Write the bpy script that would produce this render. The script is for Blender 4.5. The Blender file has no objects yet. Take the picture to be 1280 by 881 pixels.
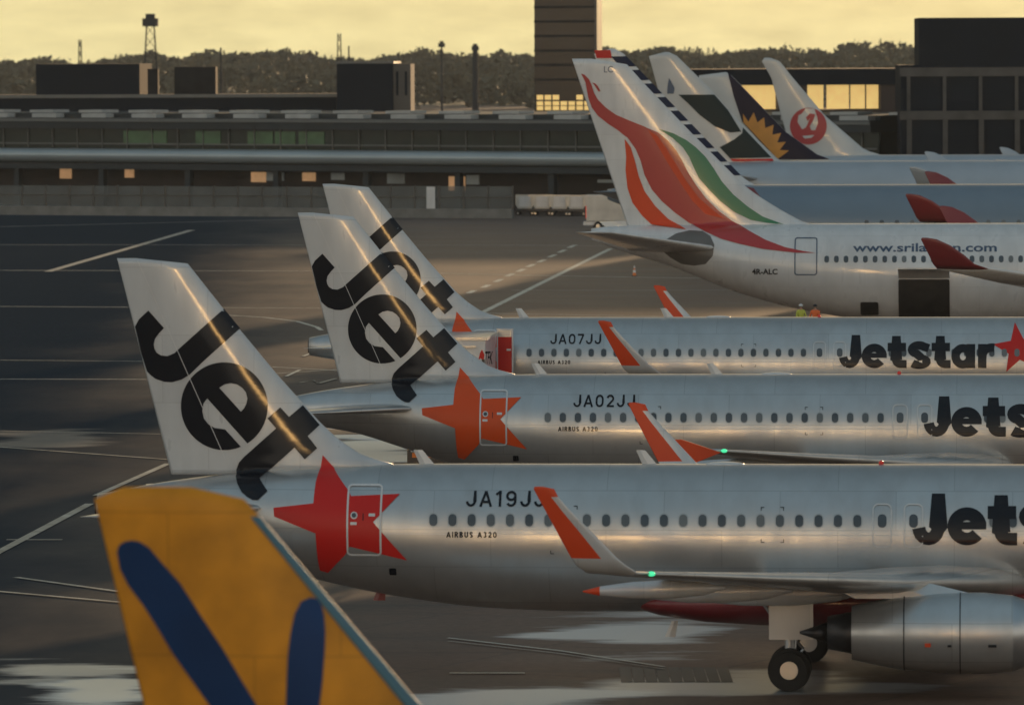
import bpy, bmesh, math, random
from mathutils import Vector, Matrix
random.seed(7)
R = math.radians
C = bpy.context.scene.collection
scn = bpy.context.scene
# ------------------------------------------------------------ camera
F, CX, CY, HOR, H = 7600.0, 640.0, 440.5, 58.0, 17.55
PITCH = math.atan((CY - HOR) / F); ROLL = R(-0.25)
cd = bpy.data.cameras.new('camera'); cam = bpy.data.objects.new('camera', cd); C.objects.link(cam)
cd.sensor_width = 36.0; cd.sensor_fit = 'HORIZONTAL'; cd.lens = 36.0 * F / 1280.0
cd.clip_start = 1.0; cd.clip_end = 12000.0
CAMR = (Matrix.Rotation(math.pi / 2 - PITCH, 3, 'X') @ Matrix.Rotation(ROLL, 3, 'Z'))
cam.matrix_world = Matrix.Translation((0, 0, H)) @ CAMR.to_4x4()
cd.dof.use_dof = True; cd.dof.focus_distance = 228.0; cd.dof.aperture_fstop = 1.95
scn.camera = cam
# ------------------------------------------------------------ world and sun
SUN_EL, SUN_AZ = 5.2, 13.0      # azimuth from +Y, positive to the right
w = bpy.data.worlds.new('World'); scn.world = w; w.use_nodes = True
nt = w.node_tree; nt.nodes.clear()
def N(nt, t, **k):
    n = nt.nodes.new(t)
    for a, v in k.items(): setattr(n, a, v)
    return n
out = N(nt, 'ShaderNodeOutputWorld'); bg = N(nt, 'ShaderNodeBackground')
sky = N(nt, 'ShaderNodeTexSky'); sky.sky_type = 'NISHITA'; sky.sun_disc = False
sky.sun_elevation = R(SUN_EL); sky.sun_rotation = R(SUN_AZ); sky.dust_density = 3.0; sky.air_density = 1.4
tc = N(nt, 'ShaderNodeTexCoord'); sep = N(nt, 'ShaderNodeSeparateXYZ')
nt.links.new(tc.outputs['Generated'], sep.inputs[0])
# thin cloud cover: warm towards the sun side, cool opposite, a little broken
mp = N(nt, 'ShaderNodeMapping'); mp.inputs['Scale'].default_value = (45, 45, 170)
nt.links.new(tc.outputs['Generated'], mp.inputs[0])
cn = N(nt, 'ShaderNodeTexNoise'); cn.inputs['Scale'].default_value = 1.6; cn.inputs['Detail'].default_value = 5
nt.links.new(mp.outputs[0], cn.inputs[0])
ry = N(nt, 'ShaderNodeMapRange'); ry.inputs['From Min'].default_value = 0.45; ry.inputs['From Max'].default_value = 0.97
nt.links.new(sep.outputs['Y'], ry.inputs['Value'])
rz = N(nt, 'ShaderNodeMapRange'); rz.inputs['From Min'].default_value = 0.04; rz.inputs['From Max'].default_value = 0.24
rz.inputs['To Min'].default_value = 1; rz.inputs['To Max'].default_value = 0
nt.links.new(sep.outputs['Z'], rz.inputs['Value'])
mul = N(nt, 'ShaderNodeMath', operation='MULTIPLY'); nt.links.new(ry.outputs[0], mul.inputs[0]); nt.links.new(rz.outputs[0], mul.inputs[1])
SKY_HIGH = (2.2, 3.4, 4.2, 1); SKY_LOW = (12.2, 11.2, 9.4, 1); SKY_WARM = (11.8, 10.4, 5.2, 1)
rc = N(nt, 'ShaderNodeMapRange', interpolation_type='SMOOTHSTEP'); rc.inputs['From Min'].default_value = 0.02; rc.inputs['From Max'].default_value = 0.62
nt.links.new(sep.outputs['Z'], rc.inputs['Value'])
mcool = N(nt, 'ShaderNodeMix', data_type='RGBA'); mcool.inputs['A'].default_value = SKY_LOW; mcool.inputs['B'].default_value = SKY_HIGH
nt.links.new(rc.outputs[0], mcool.inputs['Factor'])
mixc = N(nt, 'ShaderNodeMix', data_type='RGBA'); rd = N(nt, 'ShaderNodeMapRange'); rd.inputs['From Min'].default_value = -.1; rd.inputs['From Max'].default_value = .7; rd.inputs['To Min'].default_value = 1; rd.inputs['To Max'].default_value = .42
nt.links.new(sep.outputs['Y'], rd.inputs['Value']); vd = N(nt, 'ShaderNodeVectorMath', operation='SCALE'); nt.links.new(mcool.outputs['Result'], vd.inputs[0]); nt.links.new(rd.outputs[0], vd.inputs['Scale'])
nt.links.new(vd.outputs[0], mixc.inputs['A']); mixc.inputs['B'].default_value = SKY_WARM
nt.links.new(mul.outputs[0], mixc.inputs['Factor'])
cr = N(nt, 'ShaderNodeMapRange'); cr.inputs['From Min'].default_value = .3; cr.inputs['From Max'].default_value = .7
cr.inputs['To Min'].default_value = .86; cr.inputs['To Max'].default_value = 1.09
nt.links.new(cn.outputs[0], cr.inputs['Value'])
vm = N(nt, 'ShaderNodeVectorMath', operation='SCALE'); nt.links.new(mixc.outputs['Result'], vm.inputs[0]); nt.links.new(cr.outputs[0], vm.inputs['Scale'])
mx = N(nt, 'ShaderNodeMix', data_type='RGBA'); mx.inputs['Factor'].default_value = 0.88
nt.links.new(sky.outputs[0], mx.inputs['A']); nt.links.new(vm.outputs[0], mx.inputs['B'])
GLOW_DIR, GLOW_W, GLOW_H, GLOW_E = (-.155, -.985, .065), .013, .045, 75.  # warm sky patch added behind the camera to put a streak on the fins
sg = N(nt, 'ShaderNodeSeparateXYZ'); nt.links.new(tc.outputs['Generated'], sg.inputs[0])
def gauss(sock, c0, w_):
    a = N(nt, 'ShaderNodeMath', operation='SUBTRACT'); nt.links.new(sock, a.inputs[0]); a.inputs[1].default_value = c0
    b = N(nt, 'ShaderNodeMath', operation='DIVIDE'); nt.links.new(a.outputs[0], b.inputs[0]); b.inputs[1].default_value = w_
    c_ = N(nt, 'ShaderNodeMath', operation='MULTIPLY'); nt.links.new(b.outputs[0], c_.inputs[0]); nt.links.new(b.outputs[0], c_.inputs[1])
    d = N(nt, 'ShaderNodeMath', operation='MULTIPLY'); nt.links.new(c_.outputs[0], d.inputs[0]); d.inputs[1].default_value = -1
    e_ = N(nt, 'ShaderNodeMath', operation='EXPONENT'); nt.links.new(d.outputs[0], e_.inputs[0]); return e_.outputs[0]
def mulm(a, b_):
    m_ = N(nt, 'ShaderNodeMath', operation='MULTIPLY'); nt.links.new(a, m_.inputs[0])
    if isinstance(b_, float): m_.inputs[1].default_value = b_
    else: nt.links.new(b_, m_.inputs[1])
    return m_.outputs[0]
back = N(nt, 'ShaderNodeMath', operation='LESS_THAN'); nt.links.new(sg.outputs['Y'], back.inputs[0]); back.inputs[1].default_value = 0
gx = mulm(mulm(gauss(sg.outputs['X'], GLOW_DIR[0], GLOW_W), gauss(sg.outputs['Z'], GLOW_DIR[2], GLOW_H)), mulm(back.outputs[0], GLOW_E))
gv = N(nt, 'ShaderNodeVectorMath', operation='SCALE'); gv.inputs[0].default_value = (10, 5.6, 1.9); nt.links.new(gx, gv.inputs['Scale'])
ga_ = N(nt, 'ShaderNodeVectorMath', operation='ADD'); nt.links.new(mx.outputs['Result'], ga_.inputs[0]); nt.links.new(gv.outputs[0], ga_.inputs[1])
nt.links.new(ga_.outputs[0], bg.inputs[0]); bg.inputs[1].default_value = 0.075
nt.links.new(bg.outputs[0], out.inputs[0])
sl = bpy.data.lights.new('sun', 'SUN'); sl.energy = 5.0; sl.angle = R(0.9); sl.color = (1.0, .66, .36)
so = bpy.data.objects.new('sun', sl); C.objects.link(so)
sd = Vector((math.sin(R(SUN_AZ)) * math.cos(R(SUN_EL)), math.cos(R(SUN_AZ)) * math.cos(R(SUN_EL)), math.sin(R(SUN_EL))))
so.rotation_euler = sd.to_track_quat('Z', 'Y').to_euler(); so.location = (0, 0, 200)
scn.view_settings.view_transform = 'Standard'; scn.view_settings.look = 'None'
scn.view_settings.exposure = 0.2; scn.view_settings.gamma = 1.0
scn.view_settings.use_curve_mapping = False
scn.cycles.max_bounces = 6; scn.cycles.volume_bounces = 0; scn.cycles.caustics_reflective = False
# ------------------------------------------------------------ helpers
def ray(u, v): return (CAMR @ Vector(((u - CX) / F, -(v - CY) / F, -1.0)))
CAMP = Vector((0, 0, H))
def at(u, v, Y): d = ray(u, v); return CAMP + d * (Y / d.y)
def gnd(u, v, z=0.0): d = ray(u, v); return CAMP + d * ((z - H) / d.z)
def mat(name, col, rough=.5, metal=0., var=.12, scale=.6, bump=0., spec=.5, emit=None, es=1., coat=0., alpha=1., stretch=(1,1,1)):
    m = bpy.data.materials.new(name); m.use_nodes = True; t = m.node_tree
    b = t.nodes['Principled BSDF']
    b.inputs['Base Color'].default_value = (*col, 1); b.inputs['Roughness'].default_value = rough
    b.inputs['Metallic'].default_value = metal; b.inputs['Specular IOR Level'].default_value = spec
    b.inputs['Coat Weight'].default_value = coat; b.inputs['Coat Roughness'].default_value = .08
    if alpha < 1: b.inputs['Alpha'].default_value = alpha
    if emit: b.inputs['Emission Color'].default_value = (*emit, 1); b.inputs['Emission Strength'].default_value = es
    if var > 0 or bump > 0:
        tcn = N(t, 'ShaderNodeTexCoord'); mpn = N(t, 'ShaderNodeMapping'); mpn.inputs['Scale'].default_value = stretch
        no = N(t, 'ShaderNodeTexNoise')
        no.inputs['Scale'].default_value = scale; no.inputs['Detail'].default_value = 6
        t.links.new(tcn.outputs['Object'], mpn.inputs[0]); t.links.new(mpn.outputs[0], no.inputs[0])
        mr = N(t, 'ShaderNodeMapRange'); mr.inputs['From Min'].default_value = .3; mr.inputs['From Max'].default_value = .7
        mr.inputs['To Min'].default_value = 1 - var; mr.inputs['To Max'].default_value = 1 + var * .6
        t.links.new(no.outputs[0], mr.inputs['Value'])
        sc = N(t, 'ShaderNodeVectorMath', operation='SCALE'); sc.inputs[0].default_value = col
        t.links.new(mr.outputs[0], sc.inputs['Scale']); t.links.new(sc.outputs[0], b.inputs['Base Color'])
        if bump > 0:
            bp = N(t, 'ShaderNodeBump'); bp.inputs['Strength'].default_value = bump; bp.inputs['Distance'].default_value = .05
            t.links.new(no.outputs[0], bp.inputs['Height']); t.links.new(bp.outputs[0], b.inputs['Normal'])
    return m
def finish(name, bm, mats, parent=None, smooth=False, recalc=True):
    me = bpy.data.meshes.new(name)
    if recalc: bmesh.ops.recalc_face_normals(bm, faces=bm.faces)
    bm.to_mesh(me); bm.free()
    for m in (mats if isinstance(mats, (list, tuple)) else [mats]): me.materials.append(m)
    if smooth:
        for p in me.polygons: p.use_smooth = True
    o = bpy.data.objects.new(name, me); C.objects.link(o)
    if parent: o.parent = parent
    return o
def tag(o, label=None, cat=None, group=None, kind=None):
    if label: o['label'] = label
    if cat: o['category'] = cat
    if group: o['group'] = group
    if kind: o['kind'] = kind
    return o
def empty(name, loc, rz=0., label=None, cat=None, group=None):
    o = bpy.data.objects.new(name, None); C.objects.link(o); o.location = loc; o.rotation_euler = (0, 0, rz)
    o.empty_display_size = .5
    return tag(o, label, cat, group)
def copy_tree(o, parent=None):
    c = o.copy(); C.objects.link(c)
    if parent: c.parent = parent
    for ch in list(o.children): copy_tree(ch, c)
    return c
def box(bm, x0, x1, y0, y1, z0, z1, mi=0, M=None):
    vs = [bm.verts.new((x, y, z)) for z in (z0, z1) for x, y in ((x0, y0), (x1, y0), (x1, y1), (x0, y1))]
    if M: 
        for v in vs: v.co = M @ v.co
    for f in ((3, 2, 1, 0), (4, 5, 6, 7), (0, 1, 5, 4), (1, 2, 6, 5), (2, 3, 7, 6), (3, 0, 4, 7)):
        bm.faces.new([vs[i] for i in f]).material_index = mi
def tube(bm, p, q, r0, r1=None, n=12, mi=0, caps=True):
    p, q = Vector(p), Vector(q); r1 = r0 if r1 is None else r1
    d = (q - p).normalized(); a = d.orthogonal().normalized(); b = d.cross(a)
    A = [bm.verts.new(p + (a * math.cos(t) + b * math.sin(t)) * r0) for t in [2 * math.pi * i / n for i in range(n)]]
    B = [bm.verts.new(q + (a * math.cos(t) + b * math.sin(t)) * r1) for t in [2 * math.pi * i / n for i in range(n)]]
    for i in range(n): bm.faces.new((A[i], A[(i + 1) % n], B[(i + 1) % n], B[i])).material_index = mi
    if caps: bm.faces.new(A).material_index = mi; bm.faces.new(B[::-1]).material_index = mi
def loft(bm, rings, mi=0, cap=True, fmi=None):
    V = [[bm.verts.new(p) for p in r] for r in rings]
    n = len(rings[0])
    for a in range(len(V) - 1):
        for i in range(n):
            f = bm.faces.new((V[a][i], V[a][(i + 1) % n], V[a + 1][(i + 1) % n], V[a + 1][i]))
            f.material_index = fmi(a, i) if fmi else mi
    if cap:
        f = bm.faces.new(V[0]); f.material_index = mi
        f = bm.faces.new(V[-1][::-1]); f.material_index = fmi(len(V) - 2, n // 2) if fmi else mi
def one(name, mats, parent, *boxes, smooth=False):
    bm = bmesh.new()
    for b in boxes: box(bm, *b)
    return finish(name, bm, mats, parent, smooth)
def interp(tab, x):     # smooth cubic through (x, v...) rows
    if x <= tab[0][0]: return tab[0][1:]
    if x >= tab[-1][0]: return tab[-1][1:]
    for i in range(len(tab) - 1):
        if tab[i][0] <= x <= tab[i + 1][0]: break
    x0, x1 = tab[i][0], tab[i + 1][0]; t = (x - x0) / (x1 - x0); res = []
    for k in range(1, len(tab[0])):
        y0, y1 = tab[i][k], tab[i + 1][k]; s = (y1 - y0) / (x1 - x0)
        sp = (tab[i][k] - tab[i - 1][k]) / (x0 - tab[i - 1][0]) if i > 0 else s
        sn = (tab[i + 2][k] - y1) / (tab[i + 2][0] - x1) if i + 2 < len(tab) else s
        m0 = 0 if sp * s <= 0 else 2 * sp * s / (sp + s); m1 = 0 if sn * s <= 0 else 2 * sn * s / (sn + s)
        if i == 0: m0 = s
        if i + 2 >= len(tab): m1 = s
        hh = x1 - x0; t2, t3 = t * t, t * t * t
        res.append((2 * t3 - 3 * t2 + 1) * y0 + (t3 - 2 * t2 + t) * hh * m0 + (-2 * t3 + 3 * t2) * y1 + (t3 - t2) * hh * m1)
    return tuple(res)

# ------------------------------------------------------------ materials
M = {}
M['silver'] = mat('silver_paint', (.60, .60, .59), .33, .72, var=.08, scale=.45, bump=.22, coat=.3)
def seams(m, bw, rh, f, rot=(R(90), 0, 0)):
    t = m.node_tree; b = t.nodes['Principled BSDF']; src = b.inputs['Base Color'].links[0].from_socket
    tcn = N(t, 'ShaderNodeTexCoord'); mpn = N(t, 'ShaderNodeMapping'); mpn.inputs['Rotation'].default_value = rot; br = N(t, 'ShaderNodeTexBrick')
    t.links.new(tcn.outputs['Object'], mpn.inputs[0]); t.links.new(mpn.outputs[0], br.inputs[0]); br.offset = .5
    for k, v in (('Scale', 1), ('Brick Width', bw), ('Row Height', rh), ('Mortar Size', .012), ('Mortar Smooth', .4)): br.inputs[k].default_value = v
    br.inputs['Color1'].default_value = (1, 1, 1, 1); br.inputs['Color2'].default_value = (.93, .93, .94, 1); br.inputs['Mortar'].default_value = (f, f, f, 1)
    mm = N(t, 'ShaderNodeMix', data_type='RGBA', blend_type='MULTIPLY'); mm.inputs['Factor'].default_value = 1
    t.links.new(src, mm.inputs['A']); t.links.new(br.outputs['Color'], mm.inputs['B'])
    # grime streaks running down the skin
    mp2 = N(t, 'ShaderNodeMapping'); mp2.inputs['Scale'].default_value = (1.3, 1, .35); no = N(t, 'ShaderNodeTexNoise'); no.inputs['Scale'].default_value = 1.2; no.inputs['Detail'].default_value = 7
    t.links.new(tcn.outputs['Object'], mp2.inputs[0]); t.links.new(mp2.outputs[0], no.inputs[0])
    mr = N(t, 'ShaderNodeMapRange'); mr.inputs['From Min'].default_value = .42; mr.inputs['From Max'].default_value = .75; mr.inputs['To Min'].default_value = 1; mr.inputs['To Max'].default_value = .87
    t.links.new(no.outputs[0], mr.inputs['Value']); sc = N(t, 'ShaderNodeVectorMath', operation='SCALE'); t.links.new(mm.outputs['Result'], sc.inputs[0]); t.links.new(mr.outputs[0], sc.inputs['Scale'])
    t.links.new(sc.outputs[0], b.inputs['Base Color'])
    rr = N(t, 'ShaderNodeMapRange'); rr.inputs['From Min'].default_value = .3; rr.inputs['From Max'].default_value = .7; r0 = b.inputs['Roughness'].default_value; rr.inputs['To Min'].default_value = r0 - .05; rr.inputs['To Max'].default_value = r0 + .1
    t.links.new(no.outputs[0], rr.inputs['Value']); t.links.new(rr.outputs[0], b.inputs['Roughness'])
M['finwhite'] = mat('fin_light_grey', (.62, .64, .65), .3, .12, var=.07, scale=.5, bump=.04, coat=.4)
M['white'] = mat('white_paint', (.72, .73, .73), .3, .05, var=.05, scale=.3, coat=.4)
M['offwhite'] = mat('worn_white_paint', (.55, .57, .57), .35, .05, var=.09, scale=.5, coat=.3)
M['black'] = mat('black_lettering', (.006, .008, .014), .4, 0, var=.1, spec=.1, coat=.4)
M['red'] = mat('red_star', (.60, .018, .014), .38, 0, var=.08, spec=.3)
M['orangered'] = mat('orange_red_star', (.74, .085, .015), .38, 0, var=.08, spec=.3)
M['wingred'] = mat('winglet_orange', (.72, .075, .02), .4, 0, var=.06, spec=.3)
M['darkred'] = mat('deep_red', (.20, .022, .026), .4, 0, var=.06, coat=.3)
M['glass'] = mat('cabin_window', (.07, .09, .11), .15, 0, var=.2, scale=1.9)
M['rim'] = mat('window_rim', (.42, .44, .45), .35, .3, var=0)
M['metal'] = mat('bare_metal', (.5, .51, .52), .3, .85, var=.08)
M['darkmetal'] = mat('dark_metal', (.06, .06, .065), .4, .6, var=.2)
M['tyre'] = mat('tyre_rubber', (.018, .018, .018), .8, 0, var=.2, scale=4)
M['yellow'] = mat('yellow_orange_paint', (.74, .30, .018), .40, 0, var=.30, scale=1.1, spec=.25, bump=.25)
M['blue'] = mat('blue_petal', (.003, .040, .14), .45, 0, var=.25, spec=.2)
M['green'] = mat('green_swoosh', (.02, .19, .08), .35, 0, var=.05, coat=.3)
M['navy'] = mat('navy_squares', (.008, .016, .05), .45, 0, var=.1, spec=.2)
M['orange'] = mat('orange_paint', (.8, .2, .03), .4, 0, var=.08)
M['darkgreen'] = mat('dark_green', (.008, .022, .024), .45, 0, var=.1, spec=.2)
M['purple'] = mat('dark_purple', (.010, .006, .024), .45, 0, var=.1, spec=.2)
M['gold'] = mat('sunburst_orange', (.6, .25, .03), .4, 0, var=.15, scale=1)
M['regblue'] = mat('dark_blue_lettering', (.05, .09, .16), .4, 0, var=.05)
M['reddot'] = mat('red_beacon', (.7, .03, .02), .2, 0, var=0, emit=(1, .06, .03), es=.05)
M['greenlamp'] = mat('green_navigation_lamp', (.02, .5, .25), .2, 0, var=0, emit=(.1, 1, .45), es=.7)
M['greyblue'] = mat('grey_blue_paint', (.40, .45, .50), .35, .2, var=.06, coat=.3)

seams(M['silver'], 3.2, 1.05, .74); seams(M['white'], 4.2, 1.4, .82); seams(M['finwhite'], 2.6, 1.9, .8); seams(M['yellow'], 2.3, 1.9, .72)
g_ = M['glass'].node_tree; b_ = g_.nodes['Principled BSDF']; src = b_.inputs['Base Color'].links[0].from_socket     # blinds down on some windows
oi = N(g_, 'ShaderNodeObjectInfo'); rm = N(g_, 'ShaderNodeMapRange'); rm.inputs['From Min'].default_value = .55; rm.inputs['From Max'].default_value = .95; g_.links.new(oi.outputs['Random'], rm.inputs['Value'])
mm = N(g_, 'ShaderNodeMix', data_type='RGBA'); g_.links.new(rm.outputs[0], mm.inputs['Factor']); g_.links.new(src, mm.inputs['A']); mm.inputs['B'].default_value = (.17, .19, .20, 1); g_.links.new(mm.outputs['Result'], b_.inputs['Base Color'])
# ------------------------------------------------------------ airliner geometry
def px2loc(pl, u, v, yl=0.0):
    """pixel to a plane's own (x, z) on its plane y = yl (or on a surface function)"""
    inv = pl['M'].inverted(); o = inv @ CAMP; d = (inv.to_3x3() @ ray(u, v))
    y = yl if not callable(yl) else -1.8
    for _ in range(6 if callable(yl) else 1):
        t = (y - o.y) / d.y; p = o + d * t
        if callable(yl): y = .5 * y + .5 * yl(p.x, p.z)
    return (p.x, p.z)
def placed(loc, yaw): return {'M': Matrix.Translation(loc) @ Matrix.Rotation(yaw, 4, 'Z'), 'loc': loc, 'yaw': yaw}
class Shape:
    def __init__(s, st, fin, thick=.10, k=1.0):
        s.st, s.fin, s.th, s.k = st, fin, thick, k
        zs = [p[1] for p in fin]; s.fz0, s.fz1 = min(zs), max(zs)
    def finx(s, z):
        xs = []
        n = len(s.fin)
        for i in range(n):
            (xa, za), (xb, zb) = s.fin[i], s.fin[(i + 1) % n]
            if (za - z) * (zb - z) <= 0 and abs(za - zb) > 1e-6: xs.append(xa + (xb - xa) * (z - za) / (zb - za))
        return (min(xs), max(xs)) if len(xs) > 1 else None
    def fint(s, x, z):
        if z > s.fz1 or z < s.fz0: return 0
        r = s.finx(z)
        if not r or x < r[0] or x > r[1]: return 0
        ch = r[1] - r[0]; c = (r[1] - x) / max(ch, .01)
        chord = min(ch, 7.5 * s.k) * s.th
        return 5 * chord * max(0, (.2969 * math.sqrt(c) - .126 * c - .3516 * c * c + .2843 * c ** 3 - .1015 * c ** 4))
    def fus(s, x, z):
        if x < s.st[0][0] or x > s.st[-1][0]: return 0
        top, bot, wd = interp(s.st, x); zc, hh = (top + bot) / 2, (top - bot) / 2
        q = 1 - ((z - zc) / hh) ** 2
        return wd * math.sqrt(q) if q > 0 else 0
    def near(s, x, z): return -max(s.fint(x, z), s.fus(x, z))
def cap_mesh(polys=None, text=None, cell=.2, bold=0., spacing=1., bbox=None, shear=0.):
    """flat filled outline or text in (x, z), cut on a grid so that it can follow a curved skin"""
    if text is not None:
        cu = bpy.data.curves.new('t', 'FONT'); cu.body = text; cu.offset = bold; cu.space_character = spacing; cu.resolution_u = 4; cu.shear = shear
    else:
        cu = bpy.data.curves.new('t', 'CURVE'); cu.dimensions = '2D'; cu.fill_mode = 'BOTH'
        for P in polys:
            s = cu.splines.new('POLY'); s.points.add(len(P) - 1); s.use_cyclic_u = True
            for i, (x, z) in enumerate(P): s.points[i].co = (x, z, 0, 1)
    ob = bpy.data.objects.new('t', cu); C.objects.link(ob)
    dg = bpy.context.evaluated_depsgraph_get(); me = bpy.data.meshes.new_from_object(ob.evaluated_get(dg))
    C.objects.unlink(ob); bpy.data.objects.remove(ob); bpy.data.curves.remove(cu)
    bm = bmesh.new(); bm.from_mesh(me); bpy.data.meshes.remove(me)
    bmesh.ops.remove_doubles(bm, verts=bm.verts, dist=1e-5)
    xs = [v.co.x for v in bm.verts]; ys = [v.co.y for v in bm.verts]
    if bbox:
        x0, x1, z0, z1 = bbox; ax, bx_, ay, by = min(xs), max(xs), min(ys), max(ys)
        for v in bm.verts:
            v.co.x = x0 + (v.co.x - ax) / (bx_ - ax) * (x1 - x0); v.co.y = z0 + (v.co.y - ay) / (by - ay) * (z1 - z0)
        xs = [x0, x1]; ys = [z0, z1]
    for ax, lo, hi in ((0, min(xs), max(xs)), (1, min(ys), max(ys))):
        g = math.ceil(lo / cell) * cell
        while g < hi:
            no = (1, 0, 0) if ax == 0 else (0, 1, 0); co = (g, 0, 0) if ax == 0 else (0, g, 0)
            bmesh.ops.bisect_plane(bm, geom=bm.verts[:] + bm.edges[:] + bm.faces[:], plane_co=co, plane_no=no, dist=1e-5)
            g += cell
    return bm
def decal(name, surf, m, parent, polys=None, text=None, cell=.2, off=.012, label=None, **k):
    bm = cap_mesh(polys, text, cell, **k)
    for v in bm.verts:
        x, z = v.co.x, v.co.y; y = surf(x, z); e = .03
        gx = max(-2, min(2, (surf(x + e, z) - surf(x - e, z)) / (2 * e))); gz = max(-2, min(2, (surf(x, z + e) - surf(x, z - e)) / (2 * e)))
        n = Vector((gx, -1, gz)).normalized()
        v.co = Vector((x, y, z)) + n * off
    o = finish(name, bm, m, parent, smooth=True, recalc=False)
    if label: o['label'] = label
    return o
def rrect(x0, x1, z0, z1, r, n=5):
    P = []
    for cx, cz, a0 in ((x1 - r, z1 - r, 0), (x0 + r, z1 - r, 90), (x0 + r, z0 + r, 180), (x1 - r, z0 + r, 270)):
        for i in range(n + 1):
            a = R(a0 + 90 * i / n); P.append((cx + r * math.cos(a), cz + r * math.sin(a)))
    return P
def circle(cx, cz, r, n=32, rz=None): return [(cx + r * math.cos(2 * math.pi * i / n), cz + (rz or r) * math.sin(2 * math.pi * i / n)) for i in range(n)]
def airfoil(LE, TE, th, up=Vector((0, 0, 1)), n=9):
    LE, TE = Vector(LE), Vector(TE); ch = (TE - LE); L = ch.length; P = []
    def t(c): return 5 * th * L * (.2969 * math.sqrt(c) - .126 * c - .3516 * c * c + .2843 * c ** 3 - .1036 * c ** 4)
    for i in range(n):        # TE -> LE over the top
        c = .5 * (1 + math.cos(math.pi * i / (n - 1))); P.append(LE + ch * c + up * t(c))
    for i in range(1, n - 1):
        c = .5 * (1 - math.cos(math.pi * i / (n - 1))); P.append(LE + ch * c - up * t(c))
    return P
def arc(cx, cz, rx, rz, a0, a1, n=10): return [(cx + rx * math.cos(R(a0 + (a1 - a0) * i / n)), cz + rz * math.sin(R(a0 + (a1 - a0) * i / n))) for i in range(n + 1)]
def ribbon(path, wd):
    Lf, Rt = [], []; n = len(path)
    for i, (x, z) in enumerate(path):
        a, b_ = path[max(i - 1, 0)], path[min(i + 1, n - 1)]; dx, dz = b_[0] - a[0], b_[1] - a[1]; l = math.hypot(dx, dz) or 1
        k = 1.0
        if 0 < i < n - 1:
            d1 = (x - a[0], z - a[1]); d2 = (b_[0] - x, b_[1] - z); cosn = (d1[0] * d2[0] + d1[1] * d2[1]) / (math.hypot(*d1) * math.hypot(*d2) + 1e-9); k = min(1.6, 1 / math.sqrt(max(.35, (1 + cosn) / 2)))
        nx, nz = -dz / l * wd / 2 * k, dx / l * wd / 2 * k; Lf.append((x + nx, z + nz)); Rt.append((x - nx, z - nz))
    return Lf + Rt[::-1]
def letter_strokes(ch, w):     # advance width and centre-line strokes; cap height 1
    h = w / 2; T, B = 1 - h, h
    G_ = {
     'J': (.62, [[(.62 - h, 1)] + [(.62 - h, .36)] + arc(.31, .36, .31 - h, .36 - h, 0, -175)]),
     'A': (.74, [[(h * .7, 0), (.37, 1 - h * .4)], [(.74 - h * .7, 0), (.37, 1 - h * .4)], [(.18, .30), (.56, .30)]]),
     '0': (.64, [[(h, .5)] + arc(.32, .64, .32 - h, .36 - h, 180, 0) + arc(.32, .36, .32 - h, .36 - h, 0, -180) + [(h, .52)]]),
     '1': (.40, [[(.03, .76), (.26, .93)], [(.27, 1), (.27, 0)]]),
     '2': (.62, [arc(.31, .68, .31 - h, .32 - h, 165, -35) + [(h * 1.2, B)], [(h * .6, B), (.62, B)]]),
     '3': (.60, [arc(.28, .74, .28 - h, .26 - h, 150, -90), arc(.28, .27, .30 - h, .27 - h, 90, -150)]),
     '7': (.58, [[(0, T), (.58, T)], [(.55, T), (.20, 0)]]),
     '9': (.64, [arc(.32, .68, .32 - h, .32 - h, 0, 360, 18), [(.64 - h, .68)] + arc(.32, .34, .32 - h, .34 - h, 0, -150)]),
     'I': (w, [[(h, 0), (h, 1)]]),
     'R': (.62, [[(h, 0), (h, 1)], [(h, T), (.34, T)] + arc(.34, .72, .28 - h, .28 - h, 90, -90) + [(h, .44)], [(.34, .44), (.56, 0)]]),
     'B': (.62, [[(h, 0), (h, 1)], [(h, T), (.32, T)] + arc(.32, .75, .26 - h, .25 - h, 90, -90) + [(h, .51)], [(.32, .5), ] + arc(.34, .26, .28 - h, .26 - h, 90, -90) + [(h, B)]]),
     'U': (.64, [[(h, 1), (h, .34)] + arc(.32, .32, .32 - h, .32 - h, 180, 360) + [(.64 - h, 1)]]),
     'S': (.60, [[(.54, .84)] + arc(.30, .74, .29 - h, .26 - h, 40, 250, 12) + arc(.30, .26, .29 - h, .26 - h, 70, -140, 12)]),
     'e': (.74, [arc(.37, .37, .37 - h, .37 - h, 2, 322, 28), [(h, .37), (.74, .37)] if w < .2 else [(.2, .385), (.735, .385), 'thin']]),
     't': (.54, [[(.13 + h, .97), (.13 + h, .26)] + arc(.13 + h + .14, .26, .14, .26 - h, 180, 270) + [(.56, h)], [(0, .64), (.54, .64)]]),
     's': (.66, [[(.62, .60)] + arc(.33, .56, .29 - h * .7, .205 - h * .6, 45, 250, 12) + arc(.33, .20, .31 - h * .7, .20 - h * .8, 65, -150, 12)]),
     'a': (.70, [arc(.34, .36, .34 - h, .37 - h, 0, 360, 24), [(.70 - h, 0), (.70 - h, .73)]]),
     'r': (.48, [[(h, 0), (h, .73)], [(h, .30)] + arc(.42, .36, .42 - h, .38 - h * .9, 165, 78, 8)]),
     ' ': (.35, [])}
    return G_[ch]
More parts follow.
